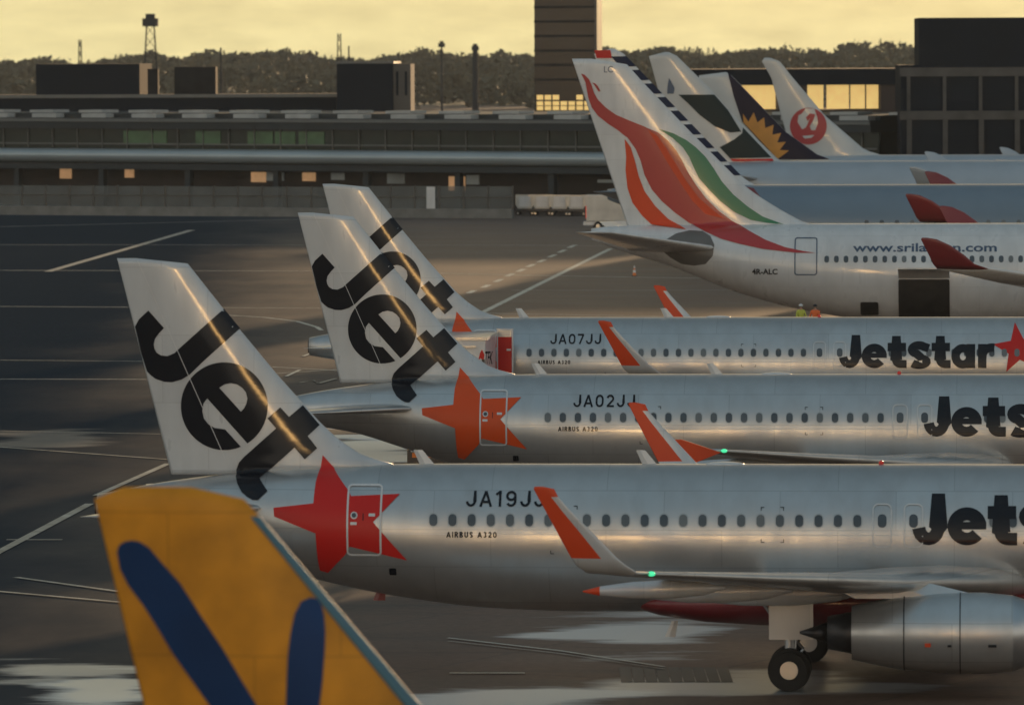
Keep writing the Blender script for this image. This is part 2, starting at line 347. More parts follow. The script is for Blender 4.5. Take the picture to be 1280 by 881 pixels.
def lettering(name, surf, m, parent, text, w, bbox, gap=.16, off=.012, cell=.2, gaps=None):
    x = 0; items = []
    for i, ch in enumerate(text):
        adv, st_ = letter_strokes(ch, w)
        for p_ in st_:
            ww = w * .58 if p_[-1] == 'thin' else w; p_ = [q for q in p_ if q != 'thin']; items.append([(a + x, b_) for a, b_ in ribbon(p_, ww)])
        x += adv + (gaps[i] if gaps else gap)
    x -= (gaps[len(text) - 1] if gaps else gap); x0, x1, z0, z1 = bbox; big = bmesh.new()
    for k, P in enumerate(items):
        bm = cap_mesh([[(x0 + a / x * (x1 - x0), z0 + b_ * (z1 - z0)) for a, b_ in P]], cell=cell)
        for v in bm.verts:
            xx, zz_ = v.co.x, v.co.y; y = surf(xx, zz_); e = .03
            gz = max(-2, min(2, (surf(xx, zz_ + e) - surf(xx, zz_ - e)) / (2 * e))); v.co = Vector((xx, y, zz_)) + Vector((0, -1, gz)).normalized() * (off + .002 * (k % 3))
        me = bpy.data.meshes.new('l'); bm.to_mesh(me); bm.free(); big.from_mesh(me); bpy.data.meshes.remove(me)
    return finish(name, big, m, parent, smooth=True, recalc=False)
def star(cx, cz, r, rot=0., inner=.42, n=5):
    return [(cx + (r if i % 2 == 0 else r * inner) * math.sin(rot + math.pi * i / n), cz + (r if i % 2 == 0 else r * inner) * math.cos(rot + math.pi * i / n)) for i in range(2 * n)]

def build_fuselage(sh, m, parent, step=.4, n=56):
    bm = bmesh.new(); x0, x1 = sh.st[0][0], sh.st[-1][0]; k = int((x1 - x0) / step); rings = []
    for i in range(k + 1):
        x = x0 + (x1 - x0) * i / k; top, bot, wd = interp(sh.st, x)
        rings.append([(x, wd * math.cos(2 * math.pi * j / n), (top + bot) / 2 + (top - bot) / 2 * math.sin(2 * math.pi * j / n)) for j in range(n)])
    loft(bm, rings); o = finish('fuselage', bm, m, parent, smooth=True); return o
def build_fin(sh, m, parent, nz=40, n=14, name='tail_fin'):
    bm = bmesh.new(); rings = []
    for i in range(nz + 1):
        z = sh.fz0 + .02 + (sh.fz1 - sh.fz0 - .03) * i / nz; a, b = sh.finx(z)
        cs = [.5 * (1 - math.cos(math.pi * j / n)) for j in range(n + 1)]
        ring = [(b - (b - a) * c, -sh.fint(b - (b - a) * c, z), z) for c in cs] + [(b - (b - a) * c, sh.fint(b - (b - a) * c, z) + (0.0), z) for c in cs[-2:0:-1]]
        ring = [(x, y if abs(y) > 1e-4 else 0, zz) for x, y, zz in ring]
        rings.append(ring)
    loft(bm, rings); return finish(name, bm, m, parent, smooth=True)
def wing_side(s, sections, m, parent, name='wing'):
    bm = bmesh.new(); rings = [airfoil((xl, s * y, z), (xt, s * y, z - .0), th) for (y, xl, xt, z, th) in sections]
    loft(bm, rings); return finish(name, bm, m, parent, smooth=True)
def nacelle(parent, s, x0, x1, y, z, r, ms, mcore, mlip, pylon_top, k=1.):
    e = bpy.data.objects.new('engine', None); C.objects.link(e); e.parent = parent; e.location = (0, 0, 0)
    bm = bmesh.new(); L = x1 - x0; n = 36
    prof = [(0, .66), (.08, .74), (.25, .88), (.5, .98), (.75, 1.0), (.92, .93), (.99, .83), (1.0, .78), (.97, .72), (.8, .70)]
    rings = [[(x0 + L * a, s * y + r * b * math.cos(2 * math.pi * j / n), z + r * b * math.sin(2 * math.pi * j / n)) for j in range(n)] for a, b in prof]
    loft(bm, rings, cap=False, fmi=lambda a, i: 1 if a >= 5 else 0); finish('nacelle', bm, [ms, mlip], e, smooth=True)
    bm = bmesh.new(); tube(bm, (x0 + L * .78, s * y, z), (x0 + L * .8, s * y, z), r * .7, n=32); tube(bm, (x0 + L * .8, s * y, z), (x0 + L * .92, s * y, z), r * .22, .01, n=20)
    finish('fan', bm, M['darkmetal'], e)
    bm = bmesh.new(); tube(bm, (x0 + L * .1, s * y, z), (x0 - L * .14, s * y, z), r * .6, r * .40, n=28); tube(bm, (x0 - L * .14, s * y, z), (x0 - L * .3, s * y, z), r * .26, .03, n=20)
    finish('exhaust_nozzle', bm, mcore, e, smooth=True)
    bm = bmesh.new(); rings = []
    for zz, a, b, wd in ((z + r * .85, x0 + L * .0, x0 + L * .8, .16 * k), (pylon_top, x0 - L * .25, x0 + L * .35, .16 * k)):
        rings.append([(b, s * y, zz), (b - .3 * L, s * y + wd, zz), (a + .1, s * y + wd, zz), (a, s * y, zz), (a + .1, s * y - wd, zz), (b - .3 * L, s * y - wd, zz)])
    loft(bm, rings); finish('pylon', bm, ms, e)
    for f in (.30, .62):       # cowl seams
        rr_ = r * (.925 if f < .5 else 1.0); bm = bmesh.new(); A_ = []
        for dx_, ex_ in ((-.015, .004), (.015, .004)):
            A_.append([(x0 + L * f + dx_, s * y + (rr_ + ex_) * math.cos(2 * math.pi * j / 36), z + (rr_ + ex_) * math.sin(2 * math.pi * j / 36)) for j in range(36)])
        loft(bm, A_, cap=False); finish('cowl_seam', bm, M['darkmetal'], e)
    for a_, w_, h_ in ((.42, .16, .1), (.55, .1, .06), (.78, .22, .07)):   # latches and placards on the outer face
        zz_ = z - r * .25; yy_ = s * y - r * .99; one('placard', M['black'] if a_ > .5 else M['wingred'], e, (x0 + L * a_, x0 + L * a_ + w_, yy_ - .012, yy_ + .05, zz_, zz_ + h_))
    return e
def wheel(name, x, y, z, r, wd, parent):
    bm = bmesh.new(); tube(bm, (x, y - wd / 2, z), (x, y + wd / 2, z), r, n=28)
    bmesh.ops.bevel(bm, geom=[e for e in bm.edges if len(e.link_faces) == 2 and any(len(f.verts) > 8 for f in e.link_faces)], offset=wd * .22, segments=2, affect='EDGES')
    for s in (-1, 1): tube(bm, (x, y + s * wd * .3, z), (x, y + s * (wd * .52), z), r * .5, r * .42, n=20, mi=1)
    return finish(name, bm, [M['tyre'], M['metal']], parent)
def gear(parent, x, y, ztop, r, wd, pairs, spread, door_s=0, axle_len=0.):
    e = bpy.data.objects.new('landing_gear', None); C.objects.link(e); e.parent = parent
    bm = bmesh.new(); tube(bm, (x, y, r), (x, y, ztop), .11 + r * .05, n=14); tube(bm, (x - .9, y, ztop), (x, y, r * 2.3), .05, n=8)
    tube(bm, (x + .02, y - spread, r), (x + .02, y + spread, r), .08, n=10)
    if pairs > 1: tube(bm, (x - axle_len, y, r), (x + axle_len, y, r), .1, n=10)
    tube(bm, (x + .14, y - .05, r * 1.4), (x + .2, y - .05, ztop - .3), .025, n=6); tube(bm, (x, y, r * 1.2), (x + .38, y, r * 1.9), .04, n=6); tube(bm, (x + .38, y, r * 1.9), (x, y, r * 2.6), .04, n=6)
    finish('strut', bm, M['metal'], e)
    if door_s:
        o = one('gear_door', M['white'], e, (x - .55, x + .65, y + door_s * .42, y + door_s * .47, 1.3 * ztop / 2.4, ztop))
    for px_ in ([0] if pairs == 1 else [-axle_len, axle_len]):
        for s in (-1, 1): wheel('wheel', x + px_, y + s * spread, r, r, wd, e)
    return e
def blade(parent, x, z0, h, ch, m, name='antenna', sweep=.25, y=0.):
    bm = bmesh.new(); t = .03
    loft(bm, [[(x + ch, y, z0), (x + ch * .4, y + t, z0), (x, y, z0), (x + ch * .4, y - t, z0)],
              [(x + ch * .75 - sweep, y, z0 + h), (x + ch * .4 - sweep, y + t * .6, z0 + h), (x + ch * .15 - sweep, y, z0 + h), (x + ch * .4 - sweep, y - t * .6, z0 + h)]])
    return finish(name, bm, m, parent)

YAW = -math.atan((1292 - CX) / F)
def plane_at(u, D):      # where local x = 0 lies: D = depth of the centreline
    p = at(u, 400, D - 1.95); q = Vector((p.x - math.sin(-YAW) * -1.95 * 1, D, 0))
    # local (0,-1.95) -> world offset
    offs = Matrix.Rotation(YAW, 3, 'Z') @ Vector((0, -1.95, 0))
    return placed(Vector((p.x - offs.x, D, 0)), YAW)
P1 = plane_at(540, 169.9); P2 = plane_at(684, 216.2); P3 = plane_at(661, 261.7)
A320 = [(-9.67, 5.02, 4.25, .36), (-9.1, 5.13, 4.15, .5), (-8.2, 5.3, 4.0, .72), (-7, 5.48, 3.78, 1.0), (-5.75, 5.63, 3.4, 1.25), (-4.8, 5.72, 3.08, 1.45), (-3.2, 5.82, 2.58, 1.7),
        (-.7, 5.89, 2.1, 1.9), (1.4, 5.9, 1.86, 1.96), (4, 5.9, 1.77, 1.975), (20, 5.9, 1.77, 1.975), (23, 5.9, 1.78, 1.96), (24.6, 5.8, 1.88, 1.85), (25.6, 5.35, 2.0, 1.6),
        (26.6, 4.7, 2.25, 1.2), (27.4, 4.1, 2.6, .75), (27.9, 3.4, 3.1, .1)]
def c(px, s, ox, oy): return [(a / s + ox, b / s + oy) for a, b in px]
fin_px = [(372, 265.5), (433, 266.5), (441, 270), (449, 280), (492.5, 335), (530, 380), (572.5, 427.5), (591, 444), (612, 458), (630, 464.5), (650, 469), (640, 478), (425.5, 479)]
A320_FIN = [px2loc(P2, u, v) for u, v in fin_px]
SH = Shape(A320, A320_FIN)
J_px = c([(210, 110), (308, 220), (275, 255), (250, 290), (243, 325), (248, 350), (262, 375), (290, 392), (330, 396), (375, 377), (400, 352), (685, 100), (788, 222), (560, 425), (470, 512), (420, 543), (360, 560), (310, 558),
          (255, 540), (222, 515), (200, 492), (162, 370), (142, 280), (125, 212), (150, 165)], 6.385, 370, 300)
e_out = [(448 + 347 * math.cos(a), 432 + 350 * math.sin(a)) for a in [R(58 - (58 + 360 - 112 - 58 + 54) * 0) - R(350) * i / 60 for i in range(61)]]
e_px = c(e_out + [(578, 752), (455, 617), (420, 612), (370, 605), (320, 575), (285, 530), (272, 470), (282, 410), (312, 370)], 6.385, 210, 440)
eh_px = c([(408, 285), (450, 258), (500, 248), (550, 258), (590, 285), (620, 320), (632, 370), (625, 410), (605, 450), (580, 475)], 6.385, 210, 440)
t_px = c([(367, 155), (475, 62), (550, 142), (665, 45), (808, 212), (708, 305), (788, 408), (682, 502), (597, 402), (300, 662), (368, 770), (285, 848), (240, 845), (195, 820), (150, 780), (115, 715), (100, 650), (103, 590),
          (125, 530), (170, 480), (440, 240)], 6.779, 280, 500)
star_px = c([(403, 48), (500, 175), (580, 290), (600, 330), (935, 315), (750, 508), (985, 770), (800, 725), (590, 675), (560, 730), (440, 855), (385, 838), (370, 760), (355, 585), (70, 470), (65, 410), (340, 380), (355, 240)], 5.505, 330, 560)
def S(P, px): return [px2loc(P, u, v, SH.near) for u, v in px]
NEAR = SH.near
TEpx = [px2loc(P1, u, v, -17.8) for u, v in ((664, 604), (691, 655), (718, 706), (740, 724))]
LEpx = [px2loc(P1, u, v, -17.8) for u, v in ((690, 604), (700, 624), (731, 655.6), (777, 704), (803, 722))]
WZS = [4.36, 4.55, 4.75, 5.35, 5.95, 6.3, 6.5]
def edge_x(P, z):
    P = sorted(P, key=lambda p: p[1])
    if z <= P[0][1]: return P[0][0]
    for (xa, za), (xb, zb) in zip(P, P[1:]):
        if za <= z <= zb: return xa + (xb - xa) * (z - za) / (zb - za)
    return P[-1][0]
def build_airliner(label, cat, group, P, body, finm, reg=None, sharklet=True, starm=None, livery=True, lead=None):
    t = empty('airliner', P['loc'], P['yaw'], label, cat, group)
    build_fuselage(SH, body, t); build_fin(SH, finm, t)
    # auxiliary power exhaust
    bm = bmesh.new(); tube(bm, (-9.72, 0, 4.63), (-9.5, 0, 4.63), .27, .33, n=20); finish('exhaust_pipe', bm, M['darkmetal'], t)
    # belly fairing
    bm = bmesh.new(); rings = []; n = 40
    for x, a, b, wd in ((5.2, 2.2, 1.95, .5), (6.2, 2.5, 1.68, 1.4), (7.5, 2.75, 1.50, 1.9), (9, 2.9, 1.42, 2.12), (12, 3.0, 1.38, 2.2), (15, 2.9, 1.42, 2.12), (17, 2.6, 1.6, 1.75), (18.4, 2.2, 1.85, .6)):
        rings.append([(x, wd * math.cos(2 * math.pi * j / n), (a + b) / 2 + (a - b) / 2 * math.sin(2 * math.pi * j / n)) for j in range(n)])
    loft(bm, rings); bf = finish('belly_fairing', bm, M['darkred'] if livery else body, t, smooth=True)
    WT = [edge_x(TEpx, z) for z in WZS]; WL = [edge_x(LEpx, z) for z in WZS]
    WS = [(0, 17.6, 8.9, 2.5, .13), (1.9, 16.4, 8.95, 2.75, .135), (6.4, 13.35, 8.7, 3.15, .12), (12, 9.95, 6.95, 3.75, .11), (16.6, 7.3, 5.75, 4.25, .10), (16.95, 7.05, 5.65, 4.3, .09)]
    HS = [(0, -4.0, -8.3, 4.70, .09), (.8, -4.5, -8.4, 4.72, .09), (6.1, -7.7, -9.2, 4.86, .07), (6.22, -7.95, -9.2, 4.86, .05)]
    for s in (-1, 1):
        wing_side(s, HS, M['silver'] if livery else finm, t, 'stabiliser')
        wg = wing_side(s, WS, M['silver'], t)
        for y, xa, xb, zz, r in ((4.6, 6.9, 12.0, 2.62, .26), (8.2, 5.9, 10.2, 3.0, .24), (12.0, 4.9, 8.6, 3.4, .2)):   # flap track fairings
            bm = bmesh.new(); n = 14
            loft(bm, [[(xa + (xb - xa) * f, s * y + r * k * math.cos(2 * math.pi * j / n), zz + .1 * f + r * 1.25 * k * math.sin(2 * math.pi * j / n)) for j in range(n)] for f, k in ((0, .08), (.12, .5), (.35, .9), (.6, 1), (.85, .7), (1, .1))],
                 fmi=lambda a, i: 1 if a == 0 else 0)
            finish('flap_track_fairing', bm, [M['finwhite'], M['wingred']], wg, smooth=True)
        bm = bmesh.new(); bmesh.ops.create_uvsphere(bm, u_segments=12, v_segments=8, radius=.065)
        for v in bm.verts: v.co = Vector((v.co.x * 1.6 + 7.0, v.co.y + s * 16.98, v.co.z + 4.3))
        finish('navigation_light', bm, M['greenlamp'] if s < 0 else M['reddot'], wg, smooth=True)
        if sharklet:
            rows = [(16.95, 4.30, 7.05, 5.65, (0, 0, 1)), (17.3, 4.34, WL[0], WT[0], (0, -.45, .9)), (17.58, 4.55, WL[1], WT[1], (0, -.8, .6)), (17.68, 4.75, WL[2], WT[2], (0, -1, .25)),
                    (17.76, 5.35, WL[3], WT[3], (0, -1, .1)), (17.85, 5.95, WL[4], WT[4], (0, -1, .06)), (17.9, 6.3, WL[5], WT[5], (0, -1, .06)), (17.92, 6.5, WL[6], WT[6], (0, -1, .06)), (17.93, 6.56, WL[6] - .28, WT[6] + .03, (0, -1, .06))]
            bm = bmesh.new(); rings = [airfoil((xl, s * y, z), (xt, s * y, z), .09, Vector((0, s * up[1], up[2])).normalized(), n=11) for y, z, xl, xt, up in rows]
            def fm(a, i):
                if a < 3: return 0
                if a >= 6: return 1
                j = i if i < 10 else 19 - i     # 0 at trailing edge, 9 at leading edge
                return 1 if j < 6 else 0
            loft(bm, rings, fmi=fm); finish('winglet', bm, [M['finwhite'], M['wingred']], wg, smooth=True)
        else:
            bm = bmesh.new(); y = 17.0; o = []
            P2d = [(6.9, 4.25), (6.3, 4.45), (5.6, 4.68), (5.3, 4.66), (5.5, 4.25), (5.3, 3.85), (5.9, 3.85)]
            for yy in (y, y + .09):
                o.append([(a, s * yy, b) for a, b in P2d])
            loft(bm, o); finish('wingtip_fence', bm, M['wingred'], wg)
        nacelle(t, s, 11.7, 16.4, 5.75, 1.75, 1.1, M['silver'] if livery else body, M['darkmetal'], M['metal'], 3.2)
    gear(t, 9.95, -3.8, 2.6, .585, .42, 1, .46, -1); gear(t, 10.2, 3.8, 2.6, .585, .42, 1, .46, 1); gear(t, 22.8, 0, 2.1, .38, .22, 1, .25)
    for x in (-.5, 5.75): blade(t, x - .05, 5.86, .42, .42, M['white'])
    blade(t, 6.3, 1.05, .45, .3, M['white'], y=0, sweep=-.15); blade(t, -1.9, 2.05, .35, .35, M['darkred'], y=0, sweep=-.1)
    bm = bmesh.new(); bmesh.ops.create_uvsphere(bm, u_segments=14, v_segments=8, radius=.075)
    for v in bm.verts: v.co = v.co + Vector((12.35, 0, 5.93))
    finish('beacon_light', bm, M['reddot'], t, smooth=True)
    bm = bmesh.new(); bmesh.ops.create_uvsphere(bm, u_segments=20, v_segments=10, radius=1)
    for v in bm.verts: v.co = Vector((v.co.x * .55 + 8.0, v.co.y * .3, v.co.z * .07 + 5.89))
    finish('antenna_dome', bm, M['white'], t, smooth=True)
    # cabin windows
    WZ = px2loc(P1, 700, 650, NEAR)[1]
    for i in list(range(0, 23)) + list(range(26, 42)):
        x = i * .5335
        bm = cap_mesh([rrect(x - .135, x + .135, WZ - .2, WZ + .2, .13, 4)], cell=.2)
        inner = cap_mesh([rrect(x - .11, x + .11, WZ - .165, WZ + .165, .105, 4)], cell=.2)
        for b_, off, mi in ((bm, .008, 0), (inner, .014, 1)):
            for v in b_.verts: v.co = Vector((v.co.x, NEAR(v.co.x, v.co.y) - off, v.co.y))
            for f in b_.faces: f.material_index = mi
        me = bpy.data.meshes.new('w'); inner.to_mesh(me); inner.free(); bm.from_mesh(me); bpy.data.meshes.remove(me)
        finish('window', bm, [M['rim'], M['glass']], t, recalc=False)
    # rear door and overwing exits
    def door(name, x0, x1, z0, z1, wdt, r, win=True, ms=M['white']):
        d = decal(name, NEAR, ms, t, polys=[rrect(x0, x1, z0, z1, r), rrect(x0 + wdt, x1 - wdt, z0 + wdt, z1 - wdt, max(r - wdt, .02))], cell=.15, off=.022)
        return d
    (dx0, _), (dx1, _) = px2loc(P1, 433, 650, NEAR), px2loc(P1, 477, 650, NEAR)
    dz1, dz0 = px2loc(P1, 456, 605, NEAR)[1], px2loc(P1, 455, 694, NEAR)[1]
    if livery:
        d = door('passenger_door', dx0, dx1, dz0, dz1, .055, .12)
        q = S(P1, [(442.6, 644)])[0]
        decal('door_window', NEAR, M['white'], d, polys=[circle(q[0], q[1], .10, 20)], off=.024); decal('window_pane', NEAR, M['glass'], d, polys=[circle(q[0], q[1], .065, 16)], off=.03)
        q = S(P1, [(442, 654)])[0]; decal('placard', NEAR, M['white'], d, polys=[rrect(q[0] - .09, q[0] + .09, q[1] - .04, q[1] + .04, .01)], off=.024)
        q = S(P1, [(465, 643.5)])[0]; decal('handle', NEAR, M['white'], d, polys=[rrect(q[0] - .09, q[0] + .09, q[1] - .04, q[1] + .04, .01)], off=.024)
        q = S(P1, [(454, 645)])[0]; decal('hinge_slot', NEAR, M['black'], d, polys=[rrect(q[0] - .012, q[0] + .012, q[1] - .12, q[1] + .08, .01)], off=.024)
        for xc in (12.42, 13.28):
            door('overwing_exit', xc - .27, xc + .27, WZ - .72, WZ + .46, .035, .16)
            decal('window', NEAR, M['glass'], t, polys=[rrect(xc - .12, xc + .12, WZ - .18, WZ + .18, .11)], off=.014)
        decal('seam_highlight', NEAR, M['white'], t, polys=[[(-1.6, WZ - .40), (24, WZ - .40), (24, WZ - .375), (-1.6, WZ - .375)]], cell=.5, off=.004)  # highlight along the skin lap, painted as a thin white line
        decal('tail_lettering', NEAR, M['black'], t, polys=[[px2loc(P2, u, v, NEAR) for u, v in J_px]], cell=.14)
        decal('tail_lettering', NEAR, M['black'], t, polys=[S(P1, e_px), S(P1, eh_px)], cell=.14)
        decal('tail_lettering', NEAR, M['black'], t, polys=[S(P1, t_px)], cell=.1, off=.02)
        decal('star_emblem', NEAR, starm, t, polys=[S(P1, star_px)], cell=.1, off=.016)
        a = S(P1, [(582, 633)])[0]; b = S(P1, [(681, 613.5)])[0]
        lettering('registration', NEAR, M['black'], t, text=reg, w=.15, bbox=(a[0], b[0], a[1], b[1]), gap=.22)
        a = S(P1, [(558, 671.5)])[0]; b = S(P1, [(621, 664.5)])[0]
        lettering('type_lettering', NEAR, M['black'], t, text='AIRBUS A320', w=.22, bbox=(a[0], b[0], a[1], b[1]), gap=.2, off=.018)
        ax = px2loc(P3, 1048.6, 458, NEAR); bx2 = px2loc(P3, 1243, 418, NEAR)
        za = px2loc(P1, 1180, 681, NEAR)[1]; zb = px2loc(P1, 1180, 617, NEAR)[1]
        lettering('airline_lettering', NEAR, M['black'], t, text='Jetstar', w=.25, bbox=(ax[0], bx2[0], za, zb), gaps=[.05, .02, .05, .04, .04, .08, 0], off=.022)
        sx, sz = px2loc(P3, 1270, 436, NEAR)
        decal('airline_star', NEAR, M['red'], t, polys=[star(sx + .1, sz, 1.1, R(-8))])
        for u, v, du, dv in ((722, 632, -1, 1), (688, 692, 1, -1), (951, 633.5, 1, 1), (951, 678, 1, -1), (980, 633.5, -1, 1), (980, 678, -1, -1)):
            x, z = S(P1, [(u, v)])[0]; L = .1; wd = .02
            decal('escape_marking', NEAR, M['black'], t, polys=[[(x, z), (x + du * L, z), (x + du * L, z - dv * wd), (x + du * wd, z - dv * wd), (x + du * wd, z - dv * L), (x, z - dv * L)]], off=.014)
        # drain outlet and belly light aft of the star
        x, z = S(P1, [(491, 714)])[0]; decal('outflow_valve', NEAR, M['black'], t, polys=[rrect(x - .1, x + .1, z - .1, z + .1, .03)])
        # fin skin seams
        for a, b in (((153, 330), (232, 515)), ((258, 470), (330, 580))):
            (xa, za_), (xb, zb_) = px2loc(P1, *a, NEAR), px2loc(P1, *b, NEAR)
        (xa, za_), (xb, zb_) = px2loc(P2, 392, 268, NEAR), px2loc(P2, 478, 462, NEAR)
        decal('rudder_seam', NEAR, M['white'], t, polys=[[(xa, za_), (xa + .02, za_), (xb + .02, zb_), (xb, zb_)]], off=.022)
    return t
G = 'airliners parked nose to the right in a row'
a1 = build_airliner('nearest silver airliner with black Jet lettering, a deep red star and registration JA19JJ', 'airliner', G, P1, M['silver'], M['finwhite'], 'JA19JJ', True, M['red'])
a2 = build_airliner('middle silver airliner with orange star, registration JA02JJ and small wingtip fence', 'airliner', G, P2, M['silver'], M['finwhite'], 'JA02JJ', False, M['orangered'])
a3 = build_airliner('farthest silver airliner with Jet lettering, registration JA07JJ, catering truck at its rear door', 'airliner', G, P3, M['silver'], M['finwhite'], 'JA07JJ', True, M['orangered'])

# ---- foreground yellow airliner: placed so that its fin tip is at pixel (115, 611)
D0 = 80.6; tipx = min(A320_FIN, key=lambda p: p[0])[0]
p = at(115, 611, D0); off = Matrix.Rotation(YAW, 3, 'Z') @ Vector((A320_FIN[0][0], 0, 0))
P0 = placed(Vector((p.x - off.x, D0 - off.y, 0)), YAW)
yfin = [(115, 612), (165, 607.5), (270, 609), (297, 616), (314, 632), (322, 643), (525, 881), (700, 1088), (790, 1150), (900, 1185), (900, 1200), (258, 1200), (180, 881)]
SH = Shape(A320, [px2loc(P0, u, v) for u, v in yfin]); NEAR = SH.near; A320_FIN0 = SH.fin
a0 = build_airliner('yellow orange airliner tail with dark blue petals cut off by the bottom left edge', 'airliner', G, P0, M['yellow'], M['yellow'], livery=False)
def ellrot(cx, cy, a, b, ang, n=40, p=2.3):
    o = []
    for i in range(n):
        t = 2 * math.pi * i / n; x = a * abs(math.cos(t)) ** (2 / p) * (1 if math.cos(t) > 0 else -1); y = b * abs(math.sin(t)) ** (2 / p) * (1 if math.sin(t) > 0 else -1)
        o.append((cx + x * math.cos(ang) - y * math.sin(ang), cy + x * math.sin(ang) + y * math.cos(ang)))
    return o
s_ = 1280 / 420.
pet1 = c([(78, 275), (85, 250), (105, 235), (135, 230), (165, 235), (200, 258), (240, 305), (320, 395), (400, 520), (480, 640), (540, 740), (600, 840), (650, 930), (700, 1040), (640, 1080), (570, 1040), (500, 960), (440, 870), (350, 745), (290, 660),
          (240, 575), (180, 480), (120, 400), (90, 340)], s_, 120, 600)
pet2 = c([(815, 447), (840, 452), (857, 475), (868, 520), (872, 580), (870, 650), (862, 760), (850, 860), (835, 960), (800, 1050), (760, 1060), (732, 980), (722, 860), (725, 750), (730, 660), (740, 580), (755, 510), (780, 462)], s_, 120, 600)
for pp in (pet1, pet2):
    decal('petal_emblem', NEAR, M['blue'], a0, polys=[[px2loc(P0, u, v, NEAR) for u, v in pp]], cell=.2)
# bare-metal leading edge
lead = [q for q in A320_FIN[3:8]]
bm = bmesh.new(); rings = []
zt, zb = px2loc(P0, 322, 645)[1], 6.6
for i in range(30):
    z = zt + (zb - zt) * i / 29; a, b = SH.finx(z)
    ring = []
    for cc in (.055, .03, .012, .002, 0):
        x = b - (b - a) * cc; ring.append((x + .012, -SH.fint(x, z) - .012, z))
    ring += [(x, -y, zz) for x, y, zz in ring[-2::-1]]
    rings.append(ring)
loft(bm, rings, cap=True); finish('leading_edge', bm, mat('blue_grey_metal', (.10, .20, .25), .6, 0, var=.1, spec=.15), a0, smooth=True)

# ------------------------------------------------------------ wide-bodied airliners behind
WB = [(-13.2, 7.38, 6.75, .3), (-12.2, 7.5, 6.35, .6), (-11, 7.56, 5.95, .95), (-8.7, 7.6, 5.25, 1.5), (-7.1, 7.62, 4.6, 1.9), (-4.9, 7.64, 3.75, 2.3), (-1.5, 7.64, 2.85, 2.62), (3, 7.64, 2.15, 2.8), (6, 7.64, 1.95, 2.82),
      (37, 7.64, 1.95, 2.82), (40, 7.55, 2.0, 2.7), (42.5, 6.9, 2.3, 2.2), (44.2, 5.9, 2.9, 1.5), (45.3, 5.0, 3.5, .8), (45.7, 4.4, 4.0, .1)]
def build_wide(label, group, P, k, fin_px, body, finm, wingm, letm=None):
    st = [tuple(a * k for a in r) for r in WB]
    fin = [px2loc(P, u, v, 0) for u, v in fin_px]
    sh = Shape(st, fin, .09, 1.5 * k)
    t = empty('airliner', P['loc'], P['yaw'], label, 'airliner', group)
    build_fuselage(sh, body, t, step=.7); build_fin(sh, finm, t, nz=30)
    for s in (-1, 1):
        wing_side(s, [(y * k, a * k, b * k, z * k, th) for y, a, b, z, th in ((0, -4.6, -11.0, 6.1, .09), (1.5, -5.9, -11.2, 6.3, .09), (9.5, -11.4, -13.4, 7.45, .08), (9.75, -12, -13.4, 7.47, .05))], body if letm is None else M['white'], t, 'stabiliser')
        wg = wing_side(s, [(y * k, a * k, b * k, z * k, th) for y, a, b, z, th in ((0, 25.5, 14, 3.0, .13), (2.8, 24, 14, 3.3, .13), (9, 19.4, 13.2, 4.0, .12), (20, 14.0, 9.6, 5.1, .1), (29.6, 9.1, 6.5, 6.2, .1))], M['metal'] if 0 else body, t)
        bm = bmesh.new(); rings = []
        for y, z, xl, xt in ((29.6, 6.2, 9.1, 6.5), (29.9, 6.45, 8.4, 6.3), (30.1, 6.9, 7.9, 6.1), (30.3, 7.4, 7.2, 5.85), (30.4, 7.72, 6.5, 5.7), (30.4, 7.8, 6.0, 5.75)):
            rings.append(airfoil((xl * k, s * y * k, z * k), (xt * k, s * y * k, z * k), .09, Vector((0, -s * .9, .4)).normalized()))
        loft(bm, rings); finish('winglet', bm, wingm, wg, smooth=True)
        nacelle(t, s, 20.5 * k, 26.8 * k, 9.4 * k, 2.5 * k, 1.55 * k, body, M['darkmetal'], M['metal'], 4.1 * k, 1.6)
    for s in (-1, 1): gear(t, 13.5 * k, s * 5.3 * k, 3.4 * k, .65, .45, 2, .65, s, .9)
    gear(t, 38.5 * k, 0, 2.6 * k, .5, .35, 1, .35)
    return t, sh
GW = 'wide-bodied airliners parked behind the silver row'
P6 = placed(plane_at(1034, 338)['loc'], YAW)
fin6 = [(714.8, 73.5), (774, 73.8), (782, 79), (804.8, 104.3), (864, 166), (928.7, 230.6), (945, 243), (962, 254), (982, 266), (1003, 277), (1030, 282), (1030, 292), (787, 292), (784, 282)]
a6, SH6 = build_wide('white wide-bodied airliner with a red bird on its tail and 4R-ALC on its side', GW, P6, 1.0, fin6, M['white'], M['white'], M['darkred'], True)
def S6(px): return [px2loc(P6, u, v, SH6.near) for u, v in px]
up1 = c([(130, 178), (165, 190), (210, 235), (235, 290), (260, 370), (300, 440), (380, 520), (480, 590), (620, 650), (760, 705)], 8, 710, 70)
right = c([(240, 0), (310, 30), (370, 80), (420, 140), (455, 200), (490, 270), (540, 350), (600, 430), (680, 510), (760, 570), (860, 630), (970, 690), (1090, 735), (1200, 758), (1280, 770)], 4.923, 760, 160)
left_ = c([(1150, 768), (950, 745), (800, 712), (700, 685), (600, 640), (500, 585), (410, 520), (330, 450), (270, 380), (225, 290), (200, 200), (170, 130), (120, 60)], 4.923, 760, 160)
up2 = c([(640, 880), (580, 810), (500, 745), (400, 680), (300, 600), (240, 520), (205, 430), (190, 350), (175, 265), (150, 215)], 8, 710, 70)
M['birdred'] = mat('bird_red', (.45, .035, .035), .3, 0, var=.05, coat=.3)
tail6 = decal('bird_emblem', SH6.near, M['birdred'], a6, polys=[S6(up1 + right + left_ + up2[1:])], cell=.15, off=.03)
